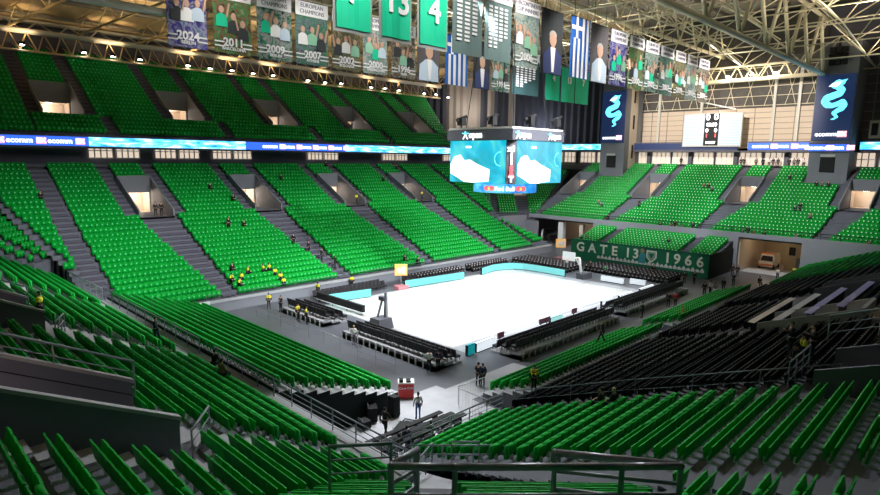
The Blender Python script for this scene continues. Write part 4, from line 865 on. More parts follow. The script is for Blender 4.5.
Z2 = (3.2, 0, 0)
A = [at(x, 463, Z2) for x in (411, 451, 478, 535)]
rail('arch_rail', [A[0], A[3]], .78, 1, 'low grey rail between the two foreground stands, in front of the aisle', gap=1.2)
rail('arch_rail', [A[1]-Vector((.3, .3, 0)), A[2]-Vector((.3, .3, 0))], 1.15, 1, 'narrow arched grey rail standing in the middle of the low rail', gap=1.2)
rail('parapet_rail', [(38.0, 24, 5.65), (38.0, -31, 5.65)], .75, 1, 'black guard rail on the parapet of the far stand', M_BLACK, .035, 2.2, bars=.14)
rail('parapet_rail', [(29.6, 26.8, 5.3), (38, 25.2, 5.3)], .7, 1, 'dark guard rail on the corner parapet behind the scoreboard cube', M_RAIL, .03, 1.8, bars=.2)
rail('front_rail', [(-27, 16.1, 1.2), (33, 16.1, 1.2)], .6, 1, 'low dark rail along the front of the left stand', M_RAIL, .02, 2.5)
# foreground rails nearest to the camera
ZT = 10.7
def fr(pts, nm, lab, r, mids, ph):
    P_ = [at(x, y, (ZT, 0, 0))-Vector((0, 0, 1.0)) for x, y in pts]; return rail(nm, P_, 1.0, mids, lab, mat('foreground_rail', (.36, .37, .42), .35, .2), r*1.4, 2.8, ph=ph)
fr([(391, 466), (455, 467), (622, 466.5), (681, 466)], 'foreground_rail', 'thick grey rail across the bottom of the picture, nearest the camera', .036, 1, .4)
fr([(391, 465.5), (417, 450)], 'foreground_rail', 'short thick grey rail at the left end of the nearest rail', .036, 2, .3)
fr([(555, 452.5), (681, 465)], 'foreground_rail', 'slanting thick grey rail joining the right end of the nearest rail', .036, 2, .3)
rail('side_rail', [at(330, 488, (8.2, 0, 0))*1, at(391, 484, (8.2, 0, 0))], 1.0, 2, 'dark rail left of the nearest foreground rail', r=.035, gap=1.4)
# landing between the stands
g = MB(); A_ = [(-36.9, -24.4, 3.2), (-34.5, -20.7, 1.62), (-34.75, -24, 2.4), (-35.3, -28, 3.6), (-36.2, -33.9, 5.9), Cn.P(cr_(3), 2.55, 4.3)[:], Cn.P(cl(3)-.3, 2.55, 4.3)[:]]
g.add(A_, [(0, 1, 2), (0, 2, 3, 6), (6, 3, 4, 5)], M_CONCL)
g.add([Cn.P(cl(3)-.3, 2.5, 0), Cn.P(cr_(3), 2.5, 0), Cn.P(cr_(3), 2.5, 4.3), Cn.P(cl(3)-.3, 2.5, 4.3)], [(0, 1, 2, 3)], M_CONC)
g.box((-36.9, -24.4, 0), (-36.42, 24, 3.34), M_CONC); g.box((-36.95, -24.4, 3.3), (-36.35, 14, 3.42), M_CONCL)
wallseg(g, (-26.5, -20.75), (-34.5, -20.75), 0, 1.72, .2, M_CONCL); wallseg(g, (-34.5, -20.75), (-36.9, -24.4), 0, 1.7, .2, M_CONC)
struct(g.obj('floor_landing'))
# ================================================================ people
def skin(vs, es, rs, sub=1):
    me = bpy.data.meshes.new('s'); me.from_pydata(vs, es, []); o = bpy.data.objects.new('s', me); C.objects.link(o)
    md = o.modifiers.new('skin', 'SKIN'); 
    if not me.skin_vertices: me.skin_vertices.new()
    for i, r in enumerate(rs): me.skin_vertices[0].data[i].radius = (r, r*.85) if not isinstance(r, tuple) else r; me.skin_vertices[0].data[i].use_root = (i == 0)
    s = o.modifiers.new('sub', 'SUBSURF'); s.levels = sub; s.render_levels = sub
    dg = bpy.context.evaluated_depsgraph_get(); dg.update(); m2 = bpy.data.meshes.new_from_object(o.evaluated_get(dg)); bpy.data.objects.remove(o); return m2
def pose(kind):
    J = dict(pel=(0, 0, .95), che=(0, 0, 1.28), nek=(0, 0, 1.47), hd1=(0, .02, 1.58), hd2=(0, .02, 1.69))
    for s, n in ((-1, 'l'), (1, 'r')):
        J['sh'+n] = (.17*s, 0, 1.41); J['el'+n] = (.25*s, -.03, 1.14); J['wr'+n] = (.26*s, .07, .92); J['ha'+n] = (.26*s, .10, .84)
        J['hp'+n] = (.09*s, 0, .90); J['kn'+n] = (.10*s, .02, .49); J['an'+n] = (.11*s, -.03, .09); J['to'+n] = (.12*s, .13, .045)
    if kind == 'walk':
        J['knl'] = (-.09, .16, .52); J['anl'] = (-.10, .26, .12); J['tol'] = (-.1, .42, .09); J['knr'] = (.1, -.02, .48); J['anr'] = (.1, -.28, .14); J['tor'] = (.1, -.14, .04)
        J['ell'] = (-.25, -.12, 1.15); J['wrl'] = (-.25, -.12, .92); J['hal'] = (-.25, -.1, .84); J['elr'] = (.25, .06, 1.15); J['wrr'] = (.24, .24, .98); J['har'] = (.23, .31, .93)
    if kind == 'hold':
        for s, n in ((-1, 'l'), (1, 'r')): J['el'+n] = (.23*s, .05, 1.16); J['wr'+n] = (.10*s, .26, 1.28); J['ha'+n] = (.05*s, .32, 1.33)
    if kind == 'sit':
        for k in ('pel', 'che', 'nek', 'hd1', 'hd2'): x, y, z = J[k]; J[k] = (x, y+(.05 if z > 1 else 0), z-.42)
        for s, n in ((-1, 'l'), (1, 'r')):
            J['sh'+n] = (.17*s, .05, .99); J['el'+n] = (.23*s, .08, .74); J['wr'+n] = (.15*s, .30, .66); J['ha'+n] = (.12*s, .38, .64)
            J['hp'+n] = (.09*s, .03, .50); J['kn'+n] = (.12*s, .44, .50); J['an'+n] = (.12*s, .44, .11); J['to'+n] = (.13*s, .60, .05)
    return J
RB = dict(pel=(.15, .11), che=(.155, .11), nek=.058, hd1=(.078, .088), hd2=(.075, .088), sh=.062, el=.043, wr=.03, ha=.036, hp=.088, kn=.058, an=.04, to=.038)
def rad(k, ex=0):
    r = RB.get(k) or RB[k[:-1]]; return tuple(q+ex for q in r) if isinstance(r, tuple) else r+ex
EB = [('pel', 'che'), ('che', 'nek'), ('nek', 'hd1'), ('hd1', 'hd2')]
for n in 'lr': EB += [('che', 'sh'+n), ('sh'+n, 'el'+n), ('el'+n, 'wr'+n), ('wr'+n, 'ha'+n), ('pel', 'hp'+n), ('hp'+n, 'kn'+n), ('kn'+n, 'an'+n), ('an'+n, 'to'+n)]
def sub(J, keys, ex):
    ks = list(keys); ix = {k: i for i, k in enumerate(ks)}; return skin([J[k] for k in ks], [(ix[a], ix[b]) for a, b in EB if a in ix and b in ix], [rad(k, ex) for k in ks])
M_DARKEYE = mat('eye_dark', (.02, .015, .015), .3); M_LIP = mat('lips', (.4, .15, .13), .5)
PROTO = {}
def person_meshes(kind):
    J = pose(kind); body = sub(J, ['pel', 'che', 'nek', 'hd1', 'hd2']+[a+n for n in 'lr' for a in ('sh', 'el', 'wr', 'ha', 'hp', 'kn', 'an', 'to')], 0)
    mb = MB(); mb.add([v.co[:] for v in body.vertices], [tuple(p.vertices) for p in body.polygons], M_SKIN)
    hx, hy, hz = J['hd1']; mb.ball((hx, hy+.095, hz+.02), (.014, .022, .022), M_SKIN)
    for s in (-1, 1): mb.ball((hx+.083*s, hy, hz+.03), (.012, .022, .032), M_SKIN); mb.ball((hx+.032*s, hy+.083, hz+.05), (.012, .01, .009), M_DARKEYE)
    mb.box((hx-.025, hy+.083, hz-.035), (hx+.025, hy+.093, hz-.026), M_LIP)
    for n, s in (('l', -1), ('r', 1)):
        h = Vector(J['ha'+n]); d = (h-Vector(J['wr'+n])).normalized(); side = Vector((1, 0, 0)) if abs(d.x) < .8 else Vector((0, 1, 0)); side = (side-d*side.dot(d)).normalized(); inn = d.cross(side)
        for k, ln_ in enumerate((.075, .085, .08, .062)):
            b = h+side*(-.027+.018*k)+d*.01; k1 = b+d*ln_*.55+inn*.006; k2 = k1+d*ln_*.42+inn*.022; mb.tube(b, k1, .0095, M_SKIN, 5, r2=.0085); mb.tube(k1, k2, .0085, M_SKIN, 5, r2=.0065)
        b = h-d*.03-side*.028*s; k1 = b-side*.03*s+d*.03; mb.tube(b, k1, .011, M_SKIN, 5); mb.tube(k1, k1+d*.03, .010, M_SKIN, 5, r2=.007)
    R = {'body': mb.mesh('body', True)}
    R['jacket'] = sub(J, ['pel', 'che']+[a+n for n in 'lr' for a in ('sh', 'el', 'wr')], .022)
    R['trousers'] = sub(J, ['pel']+[a+n for n in 'lr' for a in ('hp', 'kn', 'an')], .016)
    R['vest'] = sub(J, ['pel', 'che', 'shl', 'shr', 'ell', 'elr'], .04)
    q = MB()
    for n in 'lr': a = Vector(J['an'+n]); t = Vector(J['to'+n]); q.ball((a+t)/2-Vector((0, 0, .015)), (.05, .12, .05), M_BLACKF)
    R['shoes'] = q.mesh('shoes', True); q = MB(); q.ball((hx, hy-.018, hz+.07), (.088, .092, .088), M_BLACKF); q.ball((hx, hy-.05, hz+.01), (.078, .05, .07), M_BLACKF); R['hair'] = q.mesh('hair', True)
    for k in ('jacket', 'trousers', 'vest'): R[k].materials.clear(); R[k].materials.append(M_BLACKF); R[k].polygons.foreach_set('use_smooth', [True]*len(R[k].polygons)); R[k].name = k
    return R
COL = dict(black=(.012, .012, .014), white=(.78, .76, .74), navy=(.02, .025, .06), jeans=(.10, .20, .42), yellow=(.85, .78, .03), orange=(.75, .40, .05), grey=(.18, .18, .2), red=(.5, .03, .03), green=(.02, .25, .1), pale=(.5, .5, .55), brown=(.2, .12, .07), blonde=(.5, .36, .16), hair=(.03, .02, .015))
def cmat(c): return mat('cloth_'+c, COL[c], .85)
def person(loc, face, kind, lab, top='black', bottom='black', vest=None, hair='hair', grp=None):
    """face: heading angle in degrees (0 = along +X)"""
    if kind not in PROTO: PROTO[kind] = person_meshes(kind)
    M = Matrix.Translation(loc) @ Matrix.Rotation(math.radians(face-90), 4, 'Z'); e = empty('person', M, lab, 'person', grp); ms = PROTO[kind]
    for k, c in (('body', None), ('jacket', top), ('trousers', bottom), ('shoes', 'black'), ('hair', hair), ('vest', vest)):
        if k == 'vest' and not vest: continue
        o = bpy.data.objects.new('shirt' if k == 'jacket' else k, ms[k]); C.objects.link(o); o.parent = e
        if c: o.material_slots[0].link = 'OBJECT'; o.material_slots[0].material = cmat(c)
        if k == 'vest': o['label'] = 'yellow safety vest'
    return e
FL = PL_FLOOR
def pf(px, py, face, kind, lab, pl=FL, dz=0, **kw): return person(at(px, py, pl)+Vector((0, 0, dz)), face, kind, lab, **kw)
pf(418, 419, 60, 'stand', 'person in white sweater and blue jeans standing by the red cabinet', top='white', bottom='jeans')
pf(385, 436, 20, 'walk', 'person in black walking beside the black equipment cases', top='black', bottom='black')
pf(352, 417, 130, 'hold', 'person in dark clothes behind the guard rail, left of the orange jacket', top='black')
pf(361, 417, 90, 'hold', 'person in orange jacket at the black curtain of the low stand', top='orange')
pf(478, 386, 30, 'hold', 'person in black standing beside the low metal barriers', top='black')
pf(482.5, 387, 70, 'stand', 'second person in black close behind the one at the barriers', top='navy')
pf(429, 372, 60, 'hold', 'person in white jacket at the corner of the baseline seats', top='white')
pf(438, 371, 60, 'stand', 'person in dark suit right of the white jacket at the baseline seats', top='navy')
pf(533.5, 393, 200, 'stand', 'steward in yellow vest at the foot of the black seats', (1.95, 0, 0), vest='yellow')
pf(601.5, 343, 100, 'walk', 'person with fair hair in black on the low green stand', (1.75, 0, 0), hair='blonde')
pf(642, 318, 120, 'hold', 'person in black with pale shoes by the far end of the courtside seats')
pf(668, 307, 190, 'stand', 'person in black, left of a pair beside the far green seats')
pf(675, 307, 170, 'stand', 'person in black with red collar, right of the pair by the far green seats', top='red')
pf(682, 324, 100, 'stand', 'person in orange jacket standing between the two low green stands', (1.3, 0, 0), top='orange', hair='blonde')
for k, (x, y, l) in enumerate(((269, 309, 'steward in yellow vest alone on the floor below the vest group'), (298, 321, 'steward in yellow vest at the left baseline platform, left one of two'), (306.5, 324, 'steward in yellow vest at the left baseline platform, right one of two'), (318, 297, 'steward in yellow vest at the foot of the left stand'), (352, 289, 'steward in yellow vest at the bottom of the second stair'))): pf(x, y, 250+40*k, 'stand', l, vest='yellow')
pf(281, 312, 200, 'hold', 'person in black crouching over gear left of the baseline platform'); pf(354, 345, 40, 'stand', 'person in white shirt behind the baseline seats', top='white', bottom='grey', hair='blonde')
pf(704, 296, 200, 'stand', 'person in black, left end of the group in front of the dark curtain'); pf(710, 295, 150, 'stand', 'person in white shirt in the group in front of the dark curtain', top='pale')
pf(714.5, 297, 190, 'hold', 'tallest dark figure in the group in front of the dark curtain', top='grey', bottom='white'); pf(723, 292, 170, 'stand', 'person in black standing right of the curtain group'); pf(733, 286, 170, 'hold', 'person in black nearest the service bay')
pf(684, 284, 200, 'stand', 'person in black before the year letters of the banner, left one'); pf(694, 284, 160, 'stand', 'person in black before the year letters of the banner, right one')
pf(732, 276, 180, 'stand', 'dark figure at the left post of the service bay'); pf(737, 277, 180, 'stand', 'second dark figure at the left post of the service bay')
pf(777, 280.5, 180, 'hold', 'person in white top at the right of the service bay', top='white'); pf(759, 286, 220, 'sit', 'dark figure crouching in front of the service bay'); pf(794, 279, 180, 'stand', 'steward in yellow vest beside the service bay opening', vest='yellow')
pf(653, 277, 220, 'stand', 'dark figure behind the far baseline chairs'); pf(590, 272, 230, 'stand', 'dark figure beside the far basket stand'); pf(605, 274, 230, 'sit', 'person in green top behind the far basket', top='green')
pf(453, 266, 250, 'hold', 'person in black on the walkway behind the turquoise boards'); pf(460, 266, 260, 'stand', 'person in grey on the walkway behind the turquoise boards', top='grey'); pf(511, 255, 250, 'stand', 'dark figure at the far end wall of the left stand'); pf(548, 243, 250, 'stand', 'dark figure in the far corner passage')
pf(41, 318, 150, 'stand', 'steward in yellow vest at the second left gangway', PL_N, -.3, vest='yellow')
person((-38.6, -3.4, 4.15), -30, 'walk', 'person in black walking along the front of the left foreground stand', bottom='navy')
person((-37.6, -9.2, 3.7), 20, 'sit', 'person in black seated by the guard rail of the left foreground stand', grp=None)
person((-38.6, -12.2, 4.15), 10, 'sit', 'person in black seated below the walking person, near the guard rail', top='brown')
P_ = lambda s, a, i: s.P(a, s.rows[i][0]+.25, s.rows[i][1])
for k, x in enumerate((-12.6, -11.6, -10.9, -10.2)): person(P_(L, x+.2, 8-2*k), -90+20*k, 'stand', '%s of four dark figures on the second stair of the left stand' % ('topmost', 'second highest', 'second lowest', 'lowest')[k], grp='figures on the second stair')
for k, (px, py) in enumerate(((231, 283), (241, 290), (247, 275), (264, 275), (270, 274), (275, 277), (280, 281), (286, 289), (243, 283))):
    p = at(px, py, PL_L1); i = max(0, min(12, round((p.y-16.3)/.9))); person(L.P(p.x, rowsL[i][0]+.3, rowsL[i][1]), -80+25*k, 'sit', 'steward in yellow vest, %s from the left of the group low in the left stand' % ordn(k+1), vest='yellow', grp='stewards in the left stand')
for k, (px, py, nm) in enumerate(((157, 217, 'left one at the first gangway'), (163, 217, 'right one at the first gangway'), (357, 204, 'at the third gangway'), (422, 200, 'at the fourth gangway'))): 
    x = at(px, py, PL_L2).x; person((x, 31.9, rowsL[17][1]), -90, 'stand', 'dark figure standing in the left stand, %s' % nm, vest='yellow' if k > 1 else None)
for k, (px, py) in enumerate(((229, 226), (242, 222), (231, 196), (210, 187), (281, 178), (40, 195), (415, 259), (232, 268), (324, 163), (384, 180), (396, 167), (405, 259))):
    pl = PL_L2 if py < 238 else PL_L1; p = at(px, py, pl, .5); i = max(0, min(28, int((p.y-16.3)/.9))); person(L.P(p.x, rowsL[i][0]+.3, rowsL[i][1]), -90, 'sit' if k else 'stand', 'lone dark figure in the left stand, %s' % ('upright left of the bag', 'slumped low in the block after the first stair', 'by the edge of the second gangway', 'high in the block after the first stair', 'high beside the second gangway', 'at the leftmost aisle', 'low in the fourth block, nearer the court', 'above the yellow vest group', 'right under the LED ribbon, middle', 'left of the fourth gangway', 'high above the fourth gangway', 'low in the fourth block, left')[k])
for k, (px, py) in enumerate(((27, 240), (38, 247), (50, 250))): p = at(px, py, PL_CN, .3); person(p-Vector((0, 0, .1)), -60, 'sit', 'dark seated figure at the lower edge of the left corner stand, %s' % ('left', 'middle', 'right')[k])
FRK = [(640, 204, 'by the second gangway'), (598, 203, 'high in the left block'), (603, 204, 'right of the one high in the left block'), (609, 217, 'by the stair of the left block'), (668, 230, 'on the front walkway, left'), (673, 229, 'on the front walkway, second'), (681, 229, 'on the front walkway, third'), (690, 232, 'on the front walkway by the stair'), (658, 228, 'leftmost on the front walkway'), (703, 187, 'in the middle block, left of three'), (708, 187, 'in the middle block, second of three'), (713, 188, 'in the middle block, right of three'), (740, 236, 'above the bay, leftmost'), (746, 236, 'above the bay, second'), (752, 237, 'above the bay, third'), (762, 239, 'above the bay, fourth'), (793, 243, 'above the bay, right end'), (795, 209, 'in the right block, left of a pair'), (800, 209, 'in the right block, right of a pair'), (811, 216, 'below the pair in the right block'), (816, 185, 'under the right tower, left'), (822, 185, 'under the right tower, middle'), (828, 186, 'under the right tower, right'), (790, 178, 'near the top of the right block'), (868, 246, 'at the right edge above the grey wall'), (582, 238, 'in the small left block above the banner'), (589, 236, 'right of the one above the banner'), (668, 242, 'in the low stand above the shield')]
for k, (px, py, nm) in enumerate(FRK):
    low = nm.startswith('in the small') or 'banner' in nm or 'shield' in nm; st, pl = (Fl, PL_FL) if low else (Fs, PL_F); p = at(px, py, pl, .6); rr = st.rows; i = max(0, min(21 if not low else 8, int((p.x-rr[0][0])/.85))); stand_ = k in (0, 5, 7, 13, 18)
    person(st.P(-p.y, rr[i][0]+.3, rr[i][1]), 180+((k*37) % 50)-25, 'stand' if stand_ else 'sit', 'dark figure in the far stand, %s' % nm, top=('black', 'grey', 'navy', 'black', 'brown')[k % 5])
for k, (px, hh) in enumerate(((681, 0), (741, 0), (745, 1), (756, 0), (764, 1), (769, 0), (774, 1), (778, 0), (790, 1), (794, 0), (799, 1), (804, 0))):
    d = CF_*F+CR*(px-440)-CU*(163-247.5); t = (59.4-CP[0])/d.x; p = CPV+d*t; person((59.4-.5*hh, p.y, 14.65), 180, 'stand', 'dark figure on the top walkway of the far stand, %s from the left' % ordn(k+1), top=('black', 'navy', 'black', 'grey', 'black', 'white')[k % 6], grp='people on the top walkway')
p0 = R.P(-23.9, rowsR[14][0]+.3, rowsR[14][1])
for k, (a, i, l) in enumerate(((-26.8, 9, 'person in black seated among green seats in the right stand, left one'), (-27.6, 9, 'person with fair hair seated among green seats in the right stand, right one'))): pass
for k, (px, py, l) in enumerate(((610, 404, 'left'), (618, 405, 'right'))):
    p = at(px, py, PL_R, .4); i = int((p.y*-1-rowsR[0][0])/.75); person(R.P(p.x, rowsR[i][0]+.2, rowsR[i][1]), 90, 'sit', 'dark seated figure among green seats of the right stand, %s of two' % l, hair='hair' if k == 0 else 'blonde')
for k, (px, py, v, l) in enumerate(((803, 362, 'yellow', 'steward in yellow vest seated at the right gangway'), (789, 358, None, 'person in black standing left of the steward at the right gangway'), (811, 362, None, 'dark figure beside the steward at the right gangway'))): person(at(px, py, (6.9, 0, 0)), 120, 'sit' if k == 0 else 'hold', l, vest=v)
for k, (x, y) in enumerate(((-33.6, -18.6), (-32.4, -18.8), (-31.5, -18.4), (-30.2, -18.9))): person((x, y, .35), 60, 'sit', 'person seated at the press desks behind the front rail, %s from the left' % ordn(k+1), top=('pale', 'black', 'navy', 'grey')[k])
# ================================================================ courtside seating
M_CHD = mat('courtside_seat', (.02, .018, .022), .7); M_CHP = mat('seat_tag', (.55, .48, .48), .6)
SEATS['chair'] = []
class Row:
    def __init__(s, name, where): s.name = name; s.where = where
def platform(name, O, u, v, n, Ln, where, step=.2, rows_dv=.95, base=.18, plat=True, pitch=.56):
    O = Vector((*O, 0)); u = Vector((*u, 0)); v = Vector((*v, 0)); st = Row(name, where)
    if plat:
        e = empty('seat_platform', O, 'low grey stepped platform under the %s' % where, 'platform'); a = MB()
        for i in range(n):
            z = base+step*i; V = []
            for zz in (0, z):
                for (p, q) in ((0, i*rows_dv), (Ln, i*rows_dv), (Ln, n*rows_dv+.1), (0, n*rows_dv+.1)): V.append(O+u*p+v*q+Vector((0, 0, zz)))
            a.add(V, [(3, 2, 1, 0), (4, 5, 6, 7), (0, 1, 5, 4), (1, 2, 6, 5), (2, 3, 7, 6), (3, 0, 4, 7)], M_CONCL)
        wchild(a, 'steps', e); w_ = n*rows_dv+.14
        for k in range(int(Ln/.8)): p = O+u*(k+.5)*.8+v*w_; a = MB(); a.box((p.x-.05, p.y-.05, .02), (p.x+.05, p.y+.05, base+step*(n-1)-.05), M_PIPE); wchild(a, 'strut', e)
    for i in range(n):
        z = (base+step*i) if plat else 0
        for k in range(int(Ln/pitch)): SEATS['chair'].append((O+u*(k+.5)*pitch+v*(i*rows_dv+.35)+Vector((0, 0, z)), v, st, i, k, 1))
platform('sideline_near', (-15.3, -10.7), (1, 0), (0, -1), 3, 16.0, 'near sideline seats')
platform('sideline_far', (3.0, -10.2), (1, 0), (0, -1), 3, 15.6, 'far half sideline seats')
platform('baseline_near', (-18.9, -10.8), (0, 1), (-1, 0), 3, 11.4, 'near baseline seats', step=.22)
platform('baseline_left', (-18.4, 4.4), (0, 1), (-1, 0), 3, 7.0, 'left baseline seats')
platform('baseline_far', (21.4, -9.4), (0, 1), (1, 0), 5, 12.5, 'far baseline chairs', plat=False)
platform('corner_far', (18.2, 3.4), (0, 1), (1, 0), 5, 10.5, 'far corner chairs', plat=False, rows_dv=.9)
for a, b, t_ in ((-16, -6, 'nearest'), (-3, 8, 'middle'), (9, 17.6, 'farthest')): platform('side_left', (a, 12.6), (1, 0), (0, 1), 2, b-a, '%s chairs below the left stand' % t_, plat=False)
def chair_parts():
    b = MB(); b.add([(-.24, .18, .40), (.24, .18, .40), (.24, .30, .98), (-.24, .30, .98), (-.24, .26, .38), (.24, .26, .38), (.24, .36, .96), (-.24, .36, .96)], [(0, 1, 2, 3), (7, 6, 5, 4), (0, 4, 5, 1), (1, 5, 6, 2), (2, 6, 7, 3), (3, 7, 4, 0)], M_CHD)
    s = MB(); s.box((-.23, -.25, .36), (.23, .2, .46), M_CHD); l = MB()
    for x in (-.2, .2):
        for y in (-.2, .24): l.tube((x, y, 0), (x, y, .38), .018, M_BLACK, 5)
    l.box((-.22, -.22, .30), (.22, .26, .36), M_BLACK)
    return b, s, l
_sp, _lp = seat_parts, lowpoly
seat_parts = lambda g_, b_: chair_parts()
def lowpoly(g_, b_, glint):
    b, s, l = chair_parts()
    for q in (s,): b.add(q.v, q.f, M_CHD)
    b.box((-.2, -.18, 0), (.2, .22, .36), M_BLACK, taper=.05); b.box((-.12, -.27, .38), (.12, -.25, .46), M_CHP); b.box((-.08, .13, .74), (.08, .2, .88), M_CHP); return b
stand_seats('chair', M_CHD, M_BLACK, None, 'courtside_chair', 'black courtside', 'chair')
for o in [o for o in C.objects if o.name.startswith('courtside_chair') and o.get('kind') != 'stuff']:
    for ch in o.children:
        if ch.name.startswith('bracket'): ch.name = 'legs'
        if ch.name.startswith('seat_pan'): ch.name = 'seat_cushion'
# ================================================================ LED boards around the court
def board(pts, h, m, lab, nm='advert_board', th=.25):
    pts = [Vector((p[0], p[1], 0)) for p in pts]; e = empty(nm, pts[0], lab, 'advertising board', 'courtside boards'); a = MB(); b = MB(); c = MB()
    for p, q in zip(pts[:-1], pts[1:]):
        d = (q-p).normalized(); n = Vector((d.y, -d.x, 0)); wallseg(a, p[:2], q[:2], .0, h, th, M_BLACK); f = n*.03; wallseg(b, (p+f)[:2], (q+f)[:2], .08, h-.04, .02, m)
        if m is not M_BOARD: f2 = -n*(th+.03); wallseg(b, (p+f2)[:2], (q+f2)[:2], .08, h-.04, -.02, m); wallseg(b, (p)[:2], (q)[:2], h+.0, h+.02, th, m)
    wchild(a, 'case', e); wchild(b, 'led_face', e, label='lit face'); return e
board([at(329, 303, FL), at(371, 297, FL)], 1.0, M_BOARD, 'turquoise lit board nearest the left baseline seats')
board([at(405, 288.5, FL), at(464, 279, FL)], 1.0, M_BOARD, 'turquoise lit board in the middle of the far sideline')
board([at(482, 275, FL), (11.5, 11.2), (13.4, 10.9), (14.8, 10.2), (15.6, 9.0), (15.9, 7), (15.9, 2.3)], 1.0, M_BOARD, 'turquoise lit board curving round the far corner of the court')
M_WBD = mat('board_white', (.7, .75, .8), .4, emit=(.85, .93, 1), es=.7)
board([(-13.8, -9.75), (-16.4, -9.9)], .8, M_WBD, 'white lit board at the near corner of the court'); board([(-16.7, -9.9), (-17.6, -10.0)], .9, mat('board_teal', (.0, .25, .28), .4, emit=(0, .4, .45), es=.4), 'short teal ended board at the near corner of the court')
for k, (a, b) in enumerate(((-3.4, -5.4), (4.2, 6.5), (8.0, 11.0), (13.0, 16.5))): board([(max(a, b), -9.6), (min(a, b), -9.6)], .8, M_WBD if k else mat('board_pale_teal', (.3, .6, .6), .4, emit=(.4, .8, .8), es=.6), 'white lit board in front of the sideline seats, %s from the near end' % ordn(k+1))
board([(17.4, -2.4), (17.4, -5.6)][::-1], .7, M_WBD, 'white lit board behind the far baseline, left part'); board([(18.6, -7.9), (18.4, -5.9)], .7, M_WBD, 'white lit board behind the far baseline, right part')
for k, (x, y) in enumerate(((-13.0, -9.9), (-6.8, -9.8), (-5.9, -9.8), (-1.2, -9.8))):
    e = empty('bench_monitor', (x, y, 0), 'small maroon monitor in front of the sideline seats, %s from the near end' % ordn(k+1), 'monitor'); e.location = (x, y, 0); WM[e.name] = e.matrix_basis.copy(); a = MB(); a.box((x-.4, y-.05, .5), (x+.4, y+.08, 1.0), mat('monitor_maroon', (.12, .04, .06), .5)); wchild(a, 'screen', e); a = MB(); a.tube((x, y+.1, 0), (x, y+.1, .9), .05, M_BLACK, 6); a.box((x-.3, y-.1, 0), (x+.3, y+.3, .05), M_BLACK); wchild(a, 'stand', e)
e = empty('side_barrier', (-15.9, 5.2, 0), 'long black padded barrier beside the left baseline seats', 'barrier'); a = MB(); a.box((-16.2, 5.0, .35), (-15.9, 13.0, 1.05), M_BLACK); wchild(a, 'panel', e); a = MB()
for y in (5.3, 7.8, 10.3, 12.8): a.tube((-16.05, y, 0), (-16.05, y, .4), .05, M_BLACK, 6)
a.box((-16.3, 5.0, .3), (-15.8, 13, .35), M_WHITE); wchild(a, 'feet', e)
# ================================================================ baskets
def basket(x, s, lab):
    e = empty('basketball_hoop', (x, 0, 0), lab, 'basketball hoop'); a = MB(); X = x-s*.0
    a.box((min(X, X+s*2.2), -.55, 0), (max(X, X+s*2.2), .55, .75), mat('stand_pad', (.10, .10, .12), .7)); wchild(a, 'base', e); a = MB()
    a.tube((X+s*.4, 0, .6), (X-s*.3, 0, 2.9), .16, M_WHITE, 8); a.tube((X-s*.3, 0, 2.9), (X-s*2.75, 0, 3.2), .12, M_WHITE, 8); a.tube((X+s*.9, 0, .7), (X-s*1.2, 0, 3.0), .06, M_WHITE, 6); wchild(a, 'arm', e, True)
    a = MB(); xb = X-s*2.85; a.box((xb-.02, -.9, 2.9), (xb+.02, .9, 3.95), M_GLASS); bb = wchild(a, 'backboard', e); a = MB()
    for y0, y1, z0, z1 in ((-.92, .92, 2.86, 2.94), (-.92, .92, 3.9, 3.98), (-.92, -.84, 2.86, 3.98), (.84, .92, 2.86, 3.98), (-.3, .3, 3.05, 3.1), (-.3, .3, 3.45, 3.5), (-.3, -.25, 3.05, 3.5), (.25, .3, 3.05, 3.5)): a.box((xb-.04, y0, z0), (xb+.04, y1, z1), M_WHITE)
    wchild(a, 'frame_lines', bb); a = MB(); c0 = Vector((xb-s*.38, 0, 3.05)); a.path([c0+Vector((.225*math.cos(t), .225*math.sin(t), 0)) for t in np.linspace(0, 6.283, 17)], .015, M_ORANGE, 5); wchild(a, 'rim', e)
    a = MB()
    for k in range(12): t = k*math.pi/6; a.tube(c0+Vector((.225*math.cos(t), .225*math.sin(t), 0)), c0+Vector((.12*math.cos(t+.5), .12*math.sin(t+.5), -.42)), .008, M_WHITE, 3)
    wchild(a, 'net', e); return e
basket(15.9, 1, 'white framed basketball hoop at the far end of the court')
e = empty('folded_hoop', (-17.4, .6, 0), 'dark folded hoop stand behind the near baseline seats', 'basketball hoop'); a = MB(); a.box((-18.4, -.2, 0), (-16.6, 1.4, 1.0), mat('stand_pad', (.10, .10, .12), .7), taper=.15); wchild(a, 'base', e); a = MB(); a.box((-17.2, .3, .9), (-16.9, .6, 3.3), M_WALLG, taper=.06); wchild(a, 'mast', e); a = MB(); a.tube((-17.6, 1.0, .9), (-17.1, .8, 2.9), .1, M_WALLD, 6); a.box((-17.3, .5, 2.5), (-16.8, 1.2, 2.9), M_WALLD); wchild(a, 'folded_arm', e)
